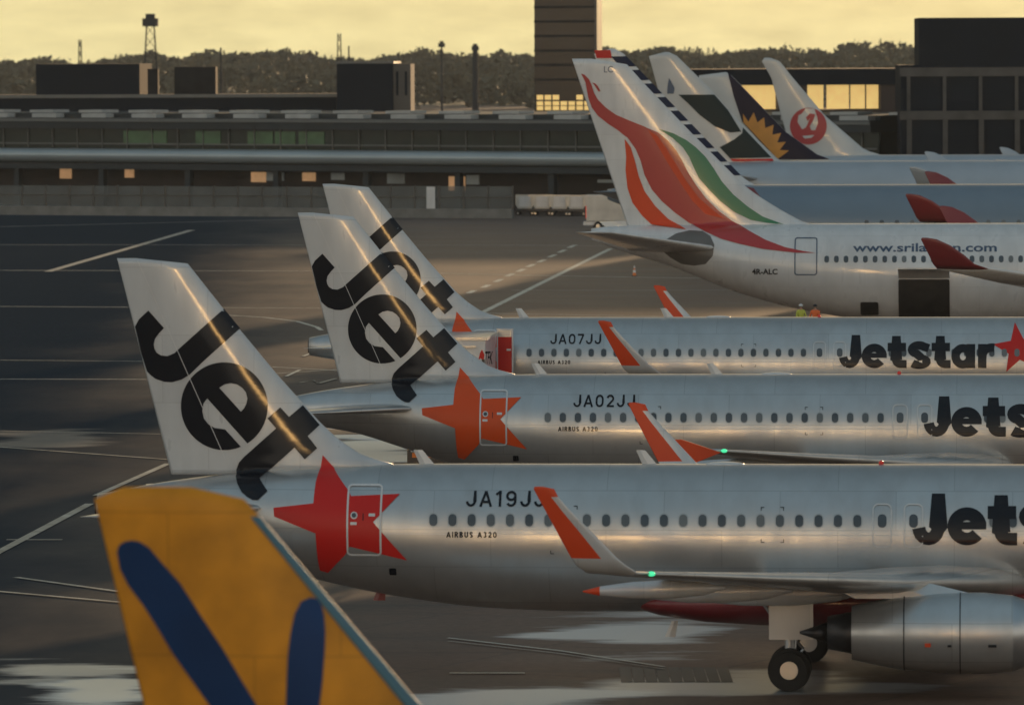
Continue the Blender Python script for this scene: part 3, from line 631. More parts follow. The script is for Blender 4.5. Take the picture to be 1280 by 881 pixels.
decal('bird_crest', SH6.near, M['birdred'], a6, polys=[S6(c([(240, 268), (270, 275), (300, 305), (325, 355), (305, 358), (280, 320), (262, 290)], 8, 710, 70))], cell=.15, off=.03)
decal('bird_eye', SH6.near, M['white'], a6, polys=[S6(circle(734.5, 102.5, 1.6, 12))], off=.02)
decal('orange_ribbon', SH6.near, M['gold' if 0 else 'wingred'], a6, polys=[S6(c([(245, 12), (300, 45), (355, 120), (420, 225), (480, 325), (560, 430), (640, 500), (720, 560), (600, 530), (520, 450), (440, 330), (370, 220), (300, 100)], 4.923, 760, 160))], cell=.15, off=.045)
decal('orange_feather', SH6.near, M['wingred'], a6, polys=[S6(c([(102, 68), (140, 120), (165, 200), (190, 300), (225, 390), (290, 480), (370, 560), (480, 626), (370, 612), (270, 597), (210, 540), (150, 460), (120, 370), (108, 260), (112, 180)], 4.923, 760, 160))], cell=.15, off=.03)
decal('green_ribbon', SH6.near, M['green'], a6, polys=[S6(c([(310, 6), (400, 33), (480, 75), (540, 120), (600, 180), (650, 250), (700, 330), (770, 410), (860, 485), (950, 545), (1080, 595), (980, 585), (880, 567), (780, 520), (690, 450), (620, 380), (560, 310), (530, 250), (500, 180), (460, 120), (400, 65)], 4.923, 760, 160))], cell=.15, off=.03)
decal('stabiliser_seal', SH6.near, mat('worn_seal_plate', (.16, .15, .14), .4, .3), a6, polys=[S6([(824, 310), (832, 300), (845, 292), (862, 288), (878, 289), (888, 295), (893, 306), (891, 320), (882, 330), (868, 332), (852, 330), (838, 322)])], cell=.25)
a = S6([(940, 343)])[0]; b = S6([(972, 336)])[0]
decal('registration', SH6.near, M['black'], a6, text='4R-ALC', bold=.03, bbox=(a[0], b[0], a[1], b[1]))
a = S6([(755, 91)])[0]; b = S6([(766, 83)])[0]
decal('fin_code', SH6.near, M['regblue'], a6, text='LC', bbox=(a[0], b[0], a[1], b[1]))
a = S6([(1066, 315)])[0]; b = S6([(1246, 304)])[0]
decal('web_address', SH6.near, M['regblue'], a6, text='www.srilankan.com', bold=.02, bbox=(a[0], b[0], a[1], b[1]))
(xa, za), (xb, zb) = S6([(993, 344)])[0], S6([(1022, 297)])[0]
decal('passenger_door', SH6.near, M['regblue'], a6, polys=[rrect(xa, xb, za, zb, .15), rrect(xa + .06, xb - .06, za + .06, zb - .06, .1)], off=.02)
W6 = S6([(1034, 324)])[0][1]
for i in range(0, 46):
    x = i * .5335; bm = cap_mesh([rrect(x - .13, x + .13, W6 - .19, W6 + .19, .125, 4)], cell=.3)
    for v in bm.verts: v.co = Vector((v.co.x, SH6.near(v.co.x, v.co.y) - .012, v.co.y))
    finish('window', bm, M['glass'], a6, recalc=False)
(xa, za), (xb, zb) = S6([(1124, 402)])[0], S6([(1187, 349)])[0]
M['hold'] = mat('dark_cargo_hold', (.02, .017, .015), .7, 0, var=.6, scale=1.3)
hold = decal('cargo_hold_opening', SH6.near, M['hold'], a6, polys=[rrect(xa, xb, za, zb, .1)], cell=.15, off=.045)
bm = bmesh.new()       # cargo door swung up and out
P_ = []
for i in range(9):
    f = i / 8; z = zb + .15 + .10 * math.sin(f * 3) ; P_.append((f, z))
loft(bm, [[(xx, SH6.near(xa, zb) - .05 - 1.6 * f, zb + .05 + .55 * f + .12 * math.sin(f * 3)) for f in [i / 8 for i in range(9)]] + [(xx, SH6.near(xa, zb) - .05 - 1.6 * f, zb + .13 + .55 * f + .12 * math.sin(f * 3)) for f in [i / 8 for i in range(8, -1, -1)]] for xx in (xa, xb)])
finish('cargo_door', bm, M['white'], a6)
(xa, za), (xb, zb) = S6([(1076, 393)])[0], S6([(1098, 377)])[0]
decal('bulk_door_opening', SH6.near, M['hold'], a6, polys=[rrect(xa, xb, za, zb, .1)], cell=.15, off=.045)

def wide_place(utip, D, k):
    p = at(utip, 300, D); off = Matrix.Rotation(YAW, 3, 'Z') @ Vector((-13.2 * k, 0, 0)); return placed(Vector((p.x - off.x, D, 0)), YAW)
M['slate'] = mat('slate_blue_paint', (.17, .23, .29), .3, .1, var=.06, coat=.4)
P7 = wide_place(760, 404, 1.085)
fin7 = [(741, 62), (768, 61), (778, 66), (786, 74), (915, 208), (928, 222), (945, 232), (975, 240), (975, 250), (800, 250)]
a7, SH7 = build_wide('slate blue wide-bodied airliner whose fin has a navy chequered leading edge and red top', GW, P7, 1.085, fin7, M['slate'], M['white'], M['darkred'])
def S7(px): return [px2loc(P7, u, v, SH7.near) for u, v in px]
lead7 = [(778, 66), (786, 74), (915, 208), (928, 222)]
for i in range(9):
    f0 = i / 9.0 + .012; f1 = (i + 1) / 9.0 - .016
    def pt(f, inset): return (781 + (928 - 781) * f - .4 - inset, 69 + (222 - 69) * f)
    decal('navy_square', SH7.near, M['navy'], a7, polys=[S7([pt(f0, 0), pt(f1, 0), pt(f1, 19), pt(f0, 19)])], cell=.25, off=.05)
decal('red_band', SH7.near, M['red'], a7, polys=[S7([(743, 63.2), (763, 62.8), (765, 73), (746, 73)])], cell=.25, off=.05)
decal('red_root_patch', SH7.near, M['darkred'], a7, polys=[S7([(931, 234), (942, 236), (958, 256), (946, 256)])], cell=.25, off=.05)
for i in range(30):
    x = 3 + i * 1.0; z = px2loc(P7, 1060, 279, SH7.near)[1]
    decal('window', SH7.near, M['glass'], a7, polys=[rrect(x - .14, x + .14, z - .2, z + .2, .1, 2)], cell=1)
P8 = wide_place(835, 492, 1.07)
fin8 = c([(45, 35), (60, 26), (150, 22), (185, 32), (370, 215), (545, 410), (720, 585), (800, 630), (800, 665), (215, 665)], 4.267, 800, 60)
a8, SH8 = build_wide('pale wide-bodied airliner with dark green brushstroke bands across its blurred tail', GW, P8, 1.07, fin8, M['greyblue'], M['offwhite'], M['greyblue'])
def S8(px): return [px2loc(P8, u, v, SH8.near) for u, v in px]
decal('green_band', SH8.near, M['darkgreen'], a8, polys=[S8(c([(205, 250), (395, 250), (470, 335), (540, 448), (480, 452), (400, 420), (320, 360), (260, 300)], 4.267, 800, 60))], cell=.25, off=.05)
decal('green_band', SH8.near, M['darkgreen'], a8, polys=[S8(c([(548, 425), (700, 585), (480, 590), (425, 530), (500, 490), (545, 455)], 4.267, 800, 60))], cell=.25, off=.05)
decal('red_line', SH8.near, M['red'], a8, polys=[S8(c([(480, 592), (705, 592), (715, 606), (495, 606)], 4.267, 800, 60))], cell=.25, off=.05)
decal('fin_marking', SH8.near, M['regblue'], a8, polys=[S8(c([(155, 160), (185, 215), (180, 245), (145, 245), (148, 200)], 4.267, 800, 60))], cell=.25, off=.05)
P9 = wide_place(885, 520, .98)
fin9 = c([(310, 152), (325, 138), (460, 130), (480, 140), (545, 205), (780, 450), (950, 570), (1020, 597), (1020, 630), (450, 630)], 4.267, 800, 60)
a9, SH9 = build_wide('wide-bodied airliner with orange sunburst on a dark purple fin', GW, P9, .98, fin9, M['greyblue'], M['offwhite'], M['greyblue'])
def S9(px): return [px2loc(P9, u, v, SH9.near) for u, v in px]
decal('purple_field', SH9.near, M['purple'], a9, polys=[S9(c([(468, 134), (478, 142), (543, 207), (778, 452), (945, 571), (1010, 596), (740, 596), (640, 500), (545, 395), (500, 260)], 4.267, 800, 60))], cell=.25, off=.05)
decal('sunburst', SH9.near, M['gold'], a9, polys=[S9(c([(735, 592), (552, 398), (550, 352), (578, 395), (606, 345), (626, 398), (662, 372), (668, 428), (712, 412), (706, 464), (752, 455), (732, 505), (778, 502), (745, 545), (795, 548), (760, 575)], 4.267, 800, 60))], cell=.25, off=.08)
P10 = wide_place(990, 552, .99)
fin10 = c([(645, 64), (665, 53), (730, 54), (768, 100), (800, 142), (985, 360), (1200, 546), (1290, 572), (1290, 610), (820, 610), (700, 160)], 4.267, 800, 60)
a10, SH10 = build_wide('farthest wide-bodied airliner with a red crane disc on its white tail', GW, P10, .99, fin10, M['greyblue'], M['offwhite'], M['greyblue'])
def S10(px): return [px2loc(P10, u, v, SH10.near) for u, v in px]
M['cranered'] = mat('crane_red', (.42, .03, .04), .4, 0, var=.05)
decal('crane_disc', SH10.near, M['cranered'], a10, polys=[S10(c(circle(898, 418, 98, 36), 4.267, 800, 60)), S10(c([(862, 352), (885, 322), (930, 325), (945, 370), (950, 400), (935, 440), (915, 440), (905, 420), (925, 385), (935, 355), (905, 350), (885, 372), (895, 392), (908, 375), (885, 425), (865, 435), (840, 395), (845, 360)], 4.267, 800, 60))], cell=.25, off=.05)
decal('crane_feather', SH10.near, M['offwhite'], a10, polys=[S10(c([(865, 470), (930, 465), (915, 480), (880, 484)], 4.267, 800, 60))], cell=.25, off=.08)

# ------------------------------------------------------------ ground
gm = bpy.data.materials.new('asphalt_apron'); gm.use_nodes = True; t = gm.node_tree; b = t.nodes['Principled BSDF']
tco = N(t, 'ShaderNodeTexCoord'); L = t.links.new
def noise(scale, detail=6, st=(1, 1, 1), vec=None, rough=.6):
    mpn = N(t, 'ShaderNodeMapping'); mpn.inputs['Scale'].default_value = st; L(vec or tco.outputs['Object'], mpn.inputs[0])
    n_ = N(t, 'ShaderNodeTexNoise'); n_.inputs['Scale'].default_value = scale; n_.inputs['Detail'].default_value = detail; n_.inputs['Roughness'].default_value = rough; L(mpn.outputs[0], n_.inputs[0]); return n_.outputs[0]
def mrange(x, a, b_, c_=0., d=1.):
    m = N(t, 'ShaderNodeMapRange'); m.inputs['From Min'].default_value = a; m.inputs['From Max'].default_value = b_; m.inputs['To Min'].default_value = c_; m.inputs['To Max'].default_value = d
    L(x, m.inputs['Value']); return m.outputs[0]
def mixrgb(f, A, B):
    m = N(t, 'ShaderNodeMix', data_type='RGBA')
    for s, v in (('Factor', f), ('A', A), ('B', B)):
        if isinstance(v, tuple): m.inputs[s].default_value = (*v, 1)
        elif isinstance(v, float): m.inputs[s].default_value = v
        else: L(v, m.inputs[s])
    return m.outputs['Result']
def math_(op, a, b_):
    m = N(t, 'ShaderNodeMath', operation=op)
    for i, v in enumerate((a, b_)):
        if isinstance(v, (int, float)): m.inputs[i].default_value = v
        else: L(v, m.inputs[i])
    return m.outputs[0]
fine = noise(3.0, 8); mid = noise(.12, 7); streak = noise(.18, 8, (.35, 2.2, 1)); streak2 = noise(.05, 6, (1.6, .5, 1))
colr = mixrgb(mrange(mid, .35, .65), (.098, .053, .036), (.175, .100, .066))
colr = mixrgb(mrange(streak, .50, .72, 0, .6), colr, (.030, .027, .027))
colr = mixrgb(mrange(fine, .3, .7, 0, .35), colr, (.10, .082, .065))
# paving joints, 7.5 m bays
tyre = noise(.5, 5, (.04, 1.6, 1)); colr = mixrgb(mrange(tyre, .60, .70, 0, .55), colr, (.022, .018, .016)); colr = mixrgb(mrange(tyre, .34, .28, 0, .35), colr, (.15, .12, .10))
br = N(t, 'ShaderNodeTexBrick'); br.offset = 0; br.inputs['Scale'].default_value = 1; br.inputs['Brick Width'].default_value = 7.5; br.inputs['Row Height'].default_value = 7.5; br.inputs['Mortar Size'].default_value = .05; br.inputs['Mortar Smooth'].default_value = .2
mpb = N(t, 'ShaderNodeMapping'); mpb.inputs['Rotation'].default_value = (0, 0, R(28)); L(tco.outputs['Object'], mpb.inputs[0]); L(mpb.outputs[0], br.inputs[0])
colr = mixrgb(math_('MULTIPLY', br.outputs['Fac'], .55), colr, (.02, .018, .018))
# wet patches, reflected sky painted in as pale colour: (pixel centre, half width px, half height px, brightness, wetness)
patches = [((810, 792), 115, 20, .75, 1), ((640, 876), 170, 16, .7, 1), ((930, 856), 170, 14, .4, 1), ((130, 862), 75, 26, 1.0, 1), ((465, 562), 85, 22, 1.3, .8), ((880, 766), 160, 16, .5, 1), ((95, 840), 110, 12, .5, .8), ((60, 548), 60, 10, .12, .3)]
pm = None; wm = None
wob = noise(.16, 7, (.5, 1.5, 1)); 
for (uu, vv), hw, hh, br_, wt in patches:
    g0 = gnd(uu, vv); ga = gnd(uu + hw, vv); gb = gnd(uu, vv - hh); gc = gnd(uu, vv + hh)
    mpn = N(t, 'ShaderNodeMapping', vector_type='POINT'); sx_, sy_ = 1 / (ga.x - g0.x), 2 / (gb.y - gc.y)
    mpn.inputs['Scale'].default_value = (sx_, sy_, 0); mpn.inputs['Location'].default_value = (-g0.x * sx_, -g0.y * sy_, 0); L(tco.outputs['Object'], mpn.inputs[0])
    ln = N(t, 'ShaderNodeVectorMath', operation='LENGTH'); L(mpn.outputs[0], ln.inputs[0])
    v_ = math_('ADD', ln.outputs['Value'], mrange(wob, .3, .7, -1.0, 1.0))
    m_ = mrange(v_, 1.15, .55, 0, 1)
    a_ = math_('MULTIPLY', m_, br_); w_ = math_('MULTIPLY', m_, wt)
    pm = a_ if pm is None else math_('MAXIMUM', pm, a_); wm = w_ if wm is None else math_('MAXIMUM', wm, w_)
# shade over the left apron, painted in as dark blue without sheen
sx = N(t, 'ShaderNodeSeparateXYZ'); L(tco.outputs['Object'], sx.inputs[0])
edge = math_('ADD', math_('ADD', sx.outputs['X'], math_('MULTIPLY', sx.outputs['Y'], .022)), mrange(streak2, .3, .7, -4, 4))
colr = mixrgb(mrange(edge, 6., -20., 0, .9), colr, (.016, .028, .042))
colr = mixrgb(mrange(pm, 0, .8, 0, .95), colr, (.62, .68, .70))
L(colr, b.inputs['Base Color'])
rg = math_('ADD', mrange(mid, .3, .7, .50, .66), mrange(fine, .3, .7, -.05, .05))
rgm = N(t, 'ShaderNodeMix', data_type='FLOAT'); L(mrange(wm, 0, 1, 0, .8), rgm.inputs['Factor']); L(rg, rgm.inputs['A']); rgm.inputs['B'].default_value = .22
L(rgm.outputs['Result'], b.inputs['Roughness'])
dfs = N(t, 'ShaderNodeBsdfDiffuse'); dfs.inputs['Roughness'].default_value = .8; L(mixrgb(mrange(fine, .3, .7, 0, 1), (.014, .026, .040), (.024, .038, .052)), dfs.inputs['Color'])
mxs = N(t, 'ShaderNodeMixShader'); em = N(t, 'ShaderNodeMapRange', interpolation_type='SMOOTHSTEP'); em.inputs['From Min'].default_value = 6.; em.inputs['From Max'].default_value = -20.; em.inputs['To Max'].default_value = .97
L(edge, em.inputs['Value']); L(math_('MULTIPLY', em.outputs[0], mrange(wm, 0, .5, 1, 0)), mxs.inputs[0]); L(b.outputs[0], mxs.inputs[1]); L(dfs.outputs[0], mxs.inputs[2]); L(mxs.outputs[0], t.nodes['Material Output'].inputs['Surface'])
bp = N(t, 'ShaderNodeBump'); bp.inputs['Strength'].default_value = .25; bp.inputs['Distance'].default_value = .03; L(fine, bp.inputs['Height']); L(bp.outputs[0], b.inputs['Normal'])
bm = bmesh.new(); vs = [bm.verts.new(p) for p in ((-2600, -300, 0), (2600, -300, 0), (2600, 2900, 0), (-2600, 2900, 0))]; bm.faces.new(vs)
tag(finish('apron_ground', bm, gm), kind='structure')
M['line'] = mat('worn_marking_paint', (.62, .60, .52), .5, 0, var=.35, scale=.9)
M['linethin'] = mat('faded_marking_paint', (.36, .35, .31), .5, 0, var=.5, scale=.7)
def strip(pts, wd, m, z=.006, name='painted_line'):
    bm = bmesh.new(); Q = [gnd(u, v) for u, v in pts]; prev = None
    for i, q in enumerate(Q):
        d = (Q[min(i + 1, len(Q) - 1)] - Q[max(i - 1, 0)]); d.z = 0; d.normalize(); nn = Vector((-d.y, d.x, 0)) * wd / 2
        a, b_ = bm.verts.new((q.x + nn.x, q.y + nn.y, z)), bm.verts.new((q.x - nn.x, q.y - nn.y, z))
        if prev: bm.faces.new((prev[0], a, b_, prev[1]))
        prev = (a, b_)
    return tag(finish(name, bm, m), kind='structure')
zz = .006
LINES = [([(598, 393), (763, 311)], .45, 'line'), ([(-40, 306), (640, 306.5), (1000, 310)], .5, 'linethin'), ([(-40, 338), (420, 339), (640, 344), (1000, 350)], .45, 'line'), ([(-40, 383), (420, 385.5), (640, 392.5), (1000, 398)], .35, 'line'),
         ([(640, 363), (960, 363)], .5, 'linethin'), ([(282, 394), (330, 397), (372, 402), (396, 409), (402, 413)], .3, 'line'), ([(-40, 450), (210, 452)], .3, 'linethin'), ([(-40, 474), (235, 474.5)], .3, 'line'),
         ([(340, 459), (424, 463.5)], .25, 'line'), ([(340, 467.5), (424, 462)], .2, 'line'), ([(-40, 538), (210, 543)], .25, 'linethin'), ([(-40, 556), (215, 575)], .25, 'linethin'), ([(-20, 700), (112, 630)], .35, 'linethin'),
         ([(8, 675), (78, 675)], .3, 'linethin'), ([(20, 722), (150, 740)], .25, 'linethin'), ([(-20, 738), (160, 754)], .25, 'linethin'), ([(120, 620), (210, 580)], .3, 'linethin'),
         ([(560, 798), (700, 814), (830, 834)], .14, 'line'), ([(560, 802), (700, 817.5), (830, 837)], .10, 'linethin'), ([(562, 842), (656, 842)], .22, 'line'), ([(-40, 285), (640, 268)], .5, 'linethin'), ([(60, 340), (240, 288)], .7, 'linethin'),
         ([(379, 446), (400, 438)], .2, 'line'), ([(358, 471), (375, 463)], .2, 'line'), ([(375, 479), (392, 476), (398, 480), (420, 474)], .2, 'linethin')]
for i, (pts, wd, m) in enumerate(LINES):
    zz += .0015; strip(pts, wd, M[m], zz)
for x, y in ((917, 579), (990, 551), (1052, 523), (1109, 495), (1164, 472), (1214, 448), (1268, 425), (1320, 400), (1370, 376), (1420, 352)):
    u, v = x / 4 + 360, y / 4 + 220; strip([(u - 4, v + 1.7), (u + 4, v - 1.7)], .45, M['line'], .005)
for k in range(9):      # row of dark rectangles on the ground by the near airliner
    u = 782 + k * 15.5; g = gnd(u, 843); s = .16
    bm = bmesh.new(); vs = [bm.verts.new((g.x + a, g.y + b_, .012)) for a, b_ in ((-s, -2.0), (s, -2.0), (s, 2.0), (-s, 2.0))]; bm.faces.new(vs)
    tag(finish('dark_square', bm, mat('dark_mark', (.012, .016, .022), .5, 0, var=.4) if k == 0 else bpy.data.materials['dark_mark']), kind='structure')

# ------------------------------------------------------------ terminal behind
TY = R(-34)
def frame(u, D, yaw=TY): p = at(u, 200, D); return Matrix.Translation((p.x, D, 0)) @ Matrix.Rotation(yaw, 4, 'Z')
TM = frame(640, 645); s640 = F / 645.
def zt(v, s=s640): return H - (v - 58) / s
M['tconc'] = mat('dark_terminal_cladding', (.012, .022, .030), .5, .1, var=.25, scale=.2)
M['tglass'] = mat('terminal_glass', (.02, .035, .03), .12, 0, var=.3, scale=.3)
M['tgreen'] = mat('green_lit_glass', (.05, .12, .06), .2, 0, var=.5, scale=.4, emit=(.12, .25, .10), es=.05)
M['tube'] = mat('pale_corridor_cladding', (.36, .42, .45), .35, .35, var=.08, scale=.2)
M['brown'] = mat('brown_service_wall', (.035, .028, .026), .7, 0, var=.4, scale=.3)
M['lit'] = mat('lit_opening', (.6, .4, .25), .5, 0, var=.6, scale=.5, emit=(1, .55, .25), es=.22)
M['glowgold'] = mat('glowing_golden_window', (.7, .5, .2), .5, 0, var=.5, scale=.35, emit=(1, .66, .22), es=.55)
M['skylight'] = mat('skylight_panel', (.42, .44, .44), .4, .1, var=.15)
M['frame'] = mat('grey_mullion', (.14, .15, .15), .5, .3, var=.1)
M['concrete'] = mat('weathered_concrete', (.20, .20, .19), .75, 0, var=.25, scale=.8, bump=.2)
M['clear'] = mat('blast_fence_panel', (.18, .20, .20), .2, 0, var=.3, scale=.4, alpha=.45)
XL, XR = -95, 45
t = empty('terminal_building', (TM.translation.x, TM.translation.y, 0), TY, 'long low dark terminal building with a pale rounded corridor band across the left background', 'terminal')
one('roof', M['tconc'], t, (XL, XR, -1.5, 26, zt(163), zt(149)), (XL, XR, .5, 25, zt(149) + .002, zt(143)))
for i in range(int((XR - XL) / 7)):
    x = XL + 3 + i * 7; 
    one('skylight', M['skylight'], t, (x, x + 3.4, -1.0, 2.0, zt(149) + .01, zt(143.5)))
    one('skylight', M['skylight'], t, (x + 3.5, x + 6.8, 3.0, 6.0, zt(143) + .01, zt(139.5)))
one('roof_edge', M['frame'], t, (XL, XR, -1.75, -1.5, zt(154), zt(150)))
one('glazing', M['tglass'], t, (XL, XR, .2, .4, zt(189), zt(163)))
for i in range(40):
    x = XL + 1.5 + i * 3.5
    if x < XR: one('mullion', M['frame'], t, (x, x + .14, .02, .2, zt(189), zt(163)))
for x0, x1 in ((-42, -38.6), (-34.9, -31.5), (-31.2, -28.5), (-28, -24.6), (-52, -46)):
    one('glowing_window', M['tgreen'], t, (x0, x1, .1, .19, zt(184), zt(166)))
one('sill_rail', M['frame'], t, (XL, XR, -.3, -.1, zt(184), zt(182)))
bm = bmesh.new(); zc = zt(198); r = 9 / s640
tube(bm, (XL, -1.2, zc), (XR, -1.2, zc), r, n=24); finish('corridor', bm, M['tube'], t, smooth=False)
one('soffit', M['tconc'], t, (XL, XR, -1.2, 2, zt(216), zt(208)), (XL, XR, -.4, .2, zt(208) + .01, zt(205)))
one('service_wall', M['brown'], t, (XL, XR, 3.0, 3.4, 0, zt(216)))
one('wall', M['tconc'], t, (XL, XR, 5, 25, 0, zt(163) - .01))
for i in range(12):
    x = XL + 4 + i * 12; one('column', M['tconc'], t, (x, x + .7, -.6, .1, 0, zt(216)))
def tx(u):       # terminal local x for a pixel column on its face
    inv = TM.inverted(); o = inv @ CAMP; d = inv.to_3x3() @ ray(u, 210); k_ = (3.0 - o.y) / d.y; return o.x + d.x * k_
for u0, u1, v0, v1, mm in ((315, 333, 219, 232, 'lit'), (334, 356, 219, 230, 'tube'), (379, 395, 219, 230, 'lit'), (415, 432, 219, 228, 'tube'), (485, 507, 219, 232, 'tube'), (562, 582, 222, 240, 'lit'), (584, 600, 220, 232, 'tube'), (76, 90, 215, 230, 'lit'), (157, 168, 216, 228, 'lit'), (748, 768, 224, 228, 'tube')):
    xa, xb = tx(u0), tx(u1); one('doorway', M[mm], t, (xa, xb, 2.8, 2.95, zt(v1, s640), zt(v0, s640)))
# upper storey and roof blocks: each stands on its own
def block(name, label, cat, u0, u1, v0, v1, D, depth, m, yaw=TY, z0=None, extra=None):
    p0, p1 = at(u0, v0, D), at(u1, v0, D); wd = (p1 - p0).length / max(.3, math.cos(yaw)) ; top = H - (v0 - 58) / (F / D); bot = (H - (v1 - 58) / (F / D)) if z0 is None else z0
    e = empty(name, (p0.x, D, 0), yaw, label, cat); one('wall', m, e, (0, wd, 0, depth, bot, top)); e['_'] = 0; del e['_']
    return e, wd, bot, top
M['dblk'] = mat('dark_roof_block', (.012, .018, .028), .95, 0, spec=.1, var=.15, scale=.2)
M['gconc0'] = mat('grey_roof_plant', (.03, .03, .032), .9, 0, var=.3, spec=.1)
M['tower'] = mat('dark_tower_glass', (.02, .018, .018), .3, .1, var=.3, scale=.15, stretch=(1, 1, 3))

M['palewall'] = mat('pale_rendered_wall', (.12, .11, .10), .9, 0, var=.12)
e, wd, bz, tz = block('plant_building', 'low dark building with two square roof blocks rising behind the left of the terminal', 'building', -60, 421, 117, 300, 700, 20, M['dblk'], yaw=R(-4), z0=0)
one('parapet', M['frame'], e, (-.2, wd + .2, -.2, 0, tz - .3, tz + .1))
one('roof_block', M['dblk'], e, (9.6, 21.6, 1, 12, tz - .001 + .003, tz + 3.6))
one('roof_vent', M['gconc0'], e, (22.4, 23.6, 2, 3, tz + .003, tz + 3.0)); one('roof_vent', M['gconc0'], e, (25, 29.8, 6, 8, tz + .003, tz + 3.2))
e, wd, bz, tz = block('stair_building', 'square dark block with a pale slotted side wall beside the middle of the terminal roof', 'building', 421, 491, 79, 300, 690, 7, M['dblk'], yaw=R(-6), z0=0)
one('side_wall', M['palewall'], e, (wd + .003, wd + 2.0, .3, 4, 0, tz - .05))
for x in (.35, 1.35): one('slot_window', M['dblk'], e, (wd + x, wd + x + .25, .22, .296, tz - 3.6, tz - .9))
one('cornice', M['frame'], e, (-.12, wd + .12, -.12, 7.1, tz + .003, tz + .25))
# tower
D = 800; sT = F / D; p0 = at(668, 50, D); t = empty('control_tower', (p0.x, D, 0), R(-8), 'tall dark tower block with faint floor bands rising out of the top of the picture', 'tower')
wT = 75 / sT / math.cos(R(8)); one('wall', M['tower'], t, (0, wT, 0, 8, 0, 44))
for i in range(16):
    z = 13 + i * 1.9; one('floor_band', M['gconc0'], t, (-.05, wT + .05, -.06, -.003, z, z + .3))
one('corner_column', M['palewall'], t, (wT + .01, wT + .3, -.1, .3, 0, 44))
for j, (v0, v1) in enumerate(((119, 125), (127, 132), (133, 138))):
    for i in range(7):
        if j == 0 and i > 2 and i != 5: continue
        x = .3 + i * 1.05; one('glowing_window', M['glowgold'], t, (x, x + .85, -.12, -.065, H - (v1 - 58) / sT, H - (v0 - 58) / sT))
# right-hand buildings
D = 655; sR = F / D; p0 = at(868, 90, D); t = empty('concourse_building', (p0.x, D, 0), R(2), 'flat-roofed dark building with a glowing golden window strip behind the blurred tails', 'building')
def zr(v, s=sR): return H - (v - 58) / s
wR = (1148 - 868) / sR
M['umber'] = mat('dark_umber_wall', (.05, .035, .032), .6, 0, var=.2, scale=.2)
one('roof', M['dblk'], t, (-.3, wR, -.3, 20, zr(108), zr(88)))
one('wall', M['umber'], t, (0, wR, 0, 20, 0, zr(139)), (0, (915 - 868) / sR, 0, 20, zr(139) + .002, zr(108) - .002), ((1101 - 868) / sR, wR, 0, 20, zr(139) + .002, zr(108) - .002), ((972 - 868) / sR, (1008 - 868) / sR, 0, 20, zr(139) + .002, zr(108) - .002))
for u0, u1 in ((917, 970), (1010, 1030), (1034, 1062), (1064, 1082), (1084, 1099)):  # panes glow in place of the sky seen through the building
    one('glowing_window', M['glowgold'], t, ((u0 - 868) / sR, (u1 - 868) / sR, .6, .7, zr(138), zr(108)))
D = 610; sR = F / D; p0 = at(1126, 90, D); t = empty('gate_building', (p0.x, D, 0), R(-2), 'tall dark building with grey horizontal bands filling the right edge', 'building')
wR = 24
def zr2(v): return H - (v - 58) / sR
M['gconc'] = mat('grey_band_panel', (.065, .064, .064), .6, 0, var=.35, scale=.6)
one('wall', M['dblk'], t, (0, wR, 0, 20, 0, zr2(84)))
one('roof_block', M['dblk'], t, ((1149 - 1126) / sR, wR, 1, 16, zr2(84) + .003, zr2(25)))
one('band', M['gconc'], t, (-.1, wR, -.25, -.003, zr2(98), zr2(87)), )
one('band', M['gconc'], t, (-.1, wR, -.25, -.003, zr2(152), zr2(141)))
for i in range(6):
    x = .6 + i * 3.6; one('column', M['gconc'], t, (x, x + .5, -.2, -.003, 0, zr2(152) - .01), (x, x + .35, -.2, -.003, zr2(141) + .01, zr2(98) - .01))
for i in range(5):
    for v0, v1 in ((101, 138), (156, 186)):
        x = 1.4 + i * 3.6; one('window', M['dblk'], t, (x, x + 2.5, -.06, -.003, zr2(v1), zr2(v0)))

# blast fence
def fence(u0, u1, v_base, label, panels, hgt, gap):
    g0, g1 = gnd(u0, v_base[0]), gnd(u1, v_base[1]); d = g1 - g0; yaw = math.atan2(d.y, d.x); Ln = d.length
    t = empty('blast_fence', (g0.x, g0.y, 0), yaw, label, 'fence', 'glazed fences before the terminal')
    one('base', M['concrete'], t, (0, Ln, -.35, .35, 0, .95)); w_ = Ln / panels
    for i in range(panels + 1): one('post', M['palewall'], t, (i * w_ - .08, i * w_ + .08, -.1, .1, .953, hgt + .05))
    for i in range(panels): one('panel', M['clear'], t, (i * w_ + .1, (i + 1) * w_ - .1, -.02, .02, .96, hgt))
    one('rail', M['palewall'], t, (0, Ln, -.16, -.104, 2.1, 2.2))
    return t, w_
t, w_ = fence(428, 641, (272, 273), 'glazed grey blast fence on a concrete base, in front of the terminal doors', 7, 3.25, 0)
one('white_panel', M['white'], t, (w_ * 3.5, w_ * 3.85, -.22, -.17, .97, 3.2))
fence(-60, 420, (268, 271.5), 'dim glazed fence running off to the left edge in front of the terminal', 16, 3.1, 0)
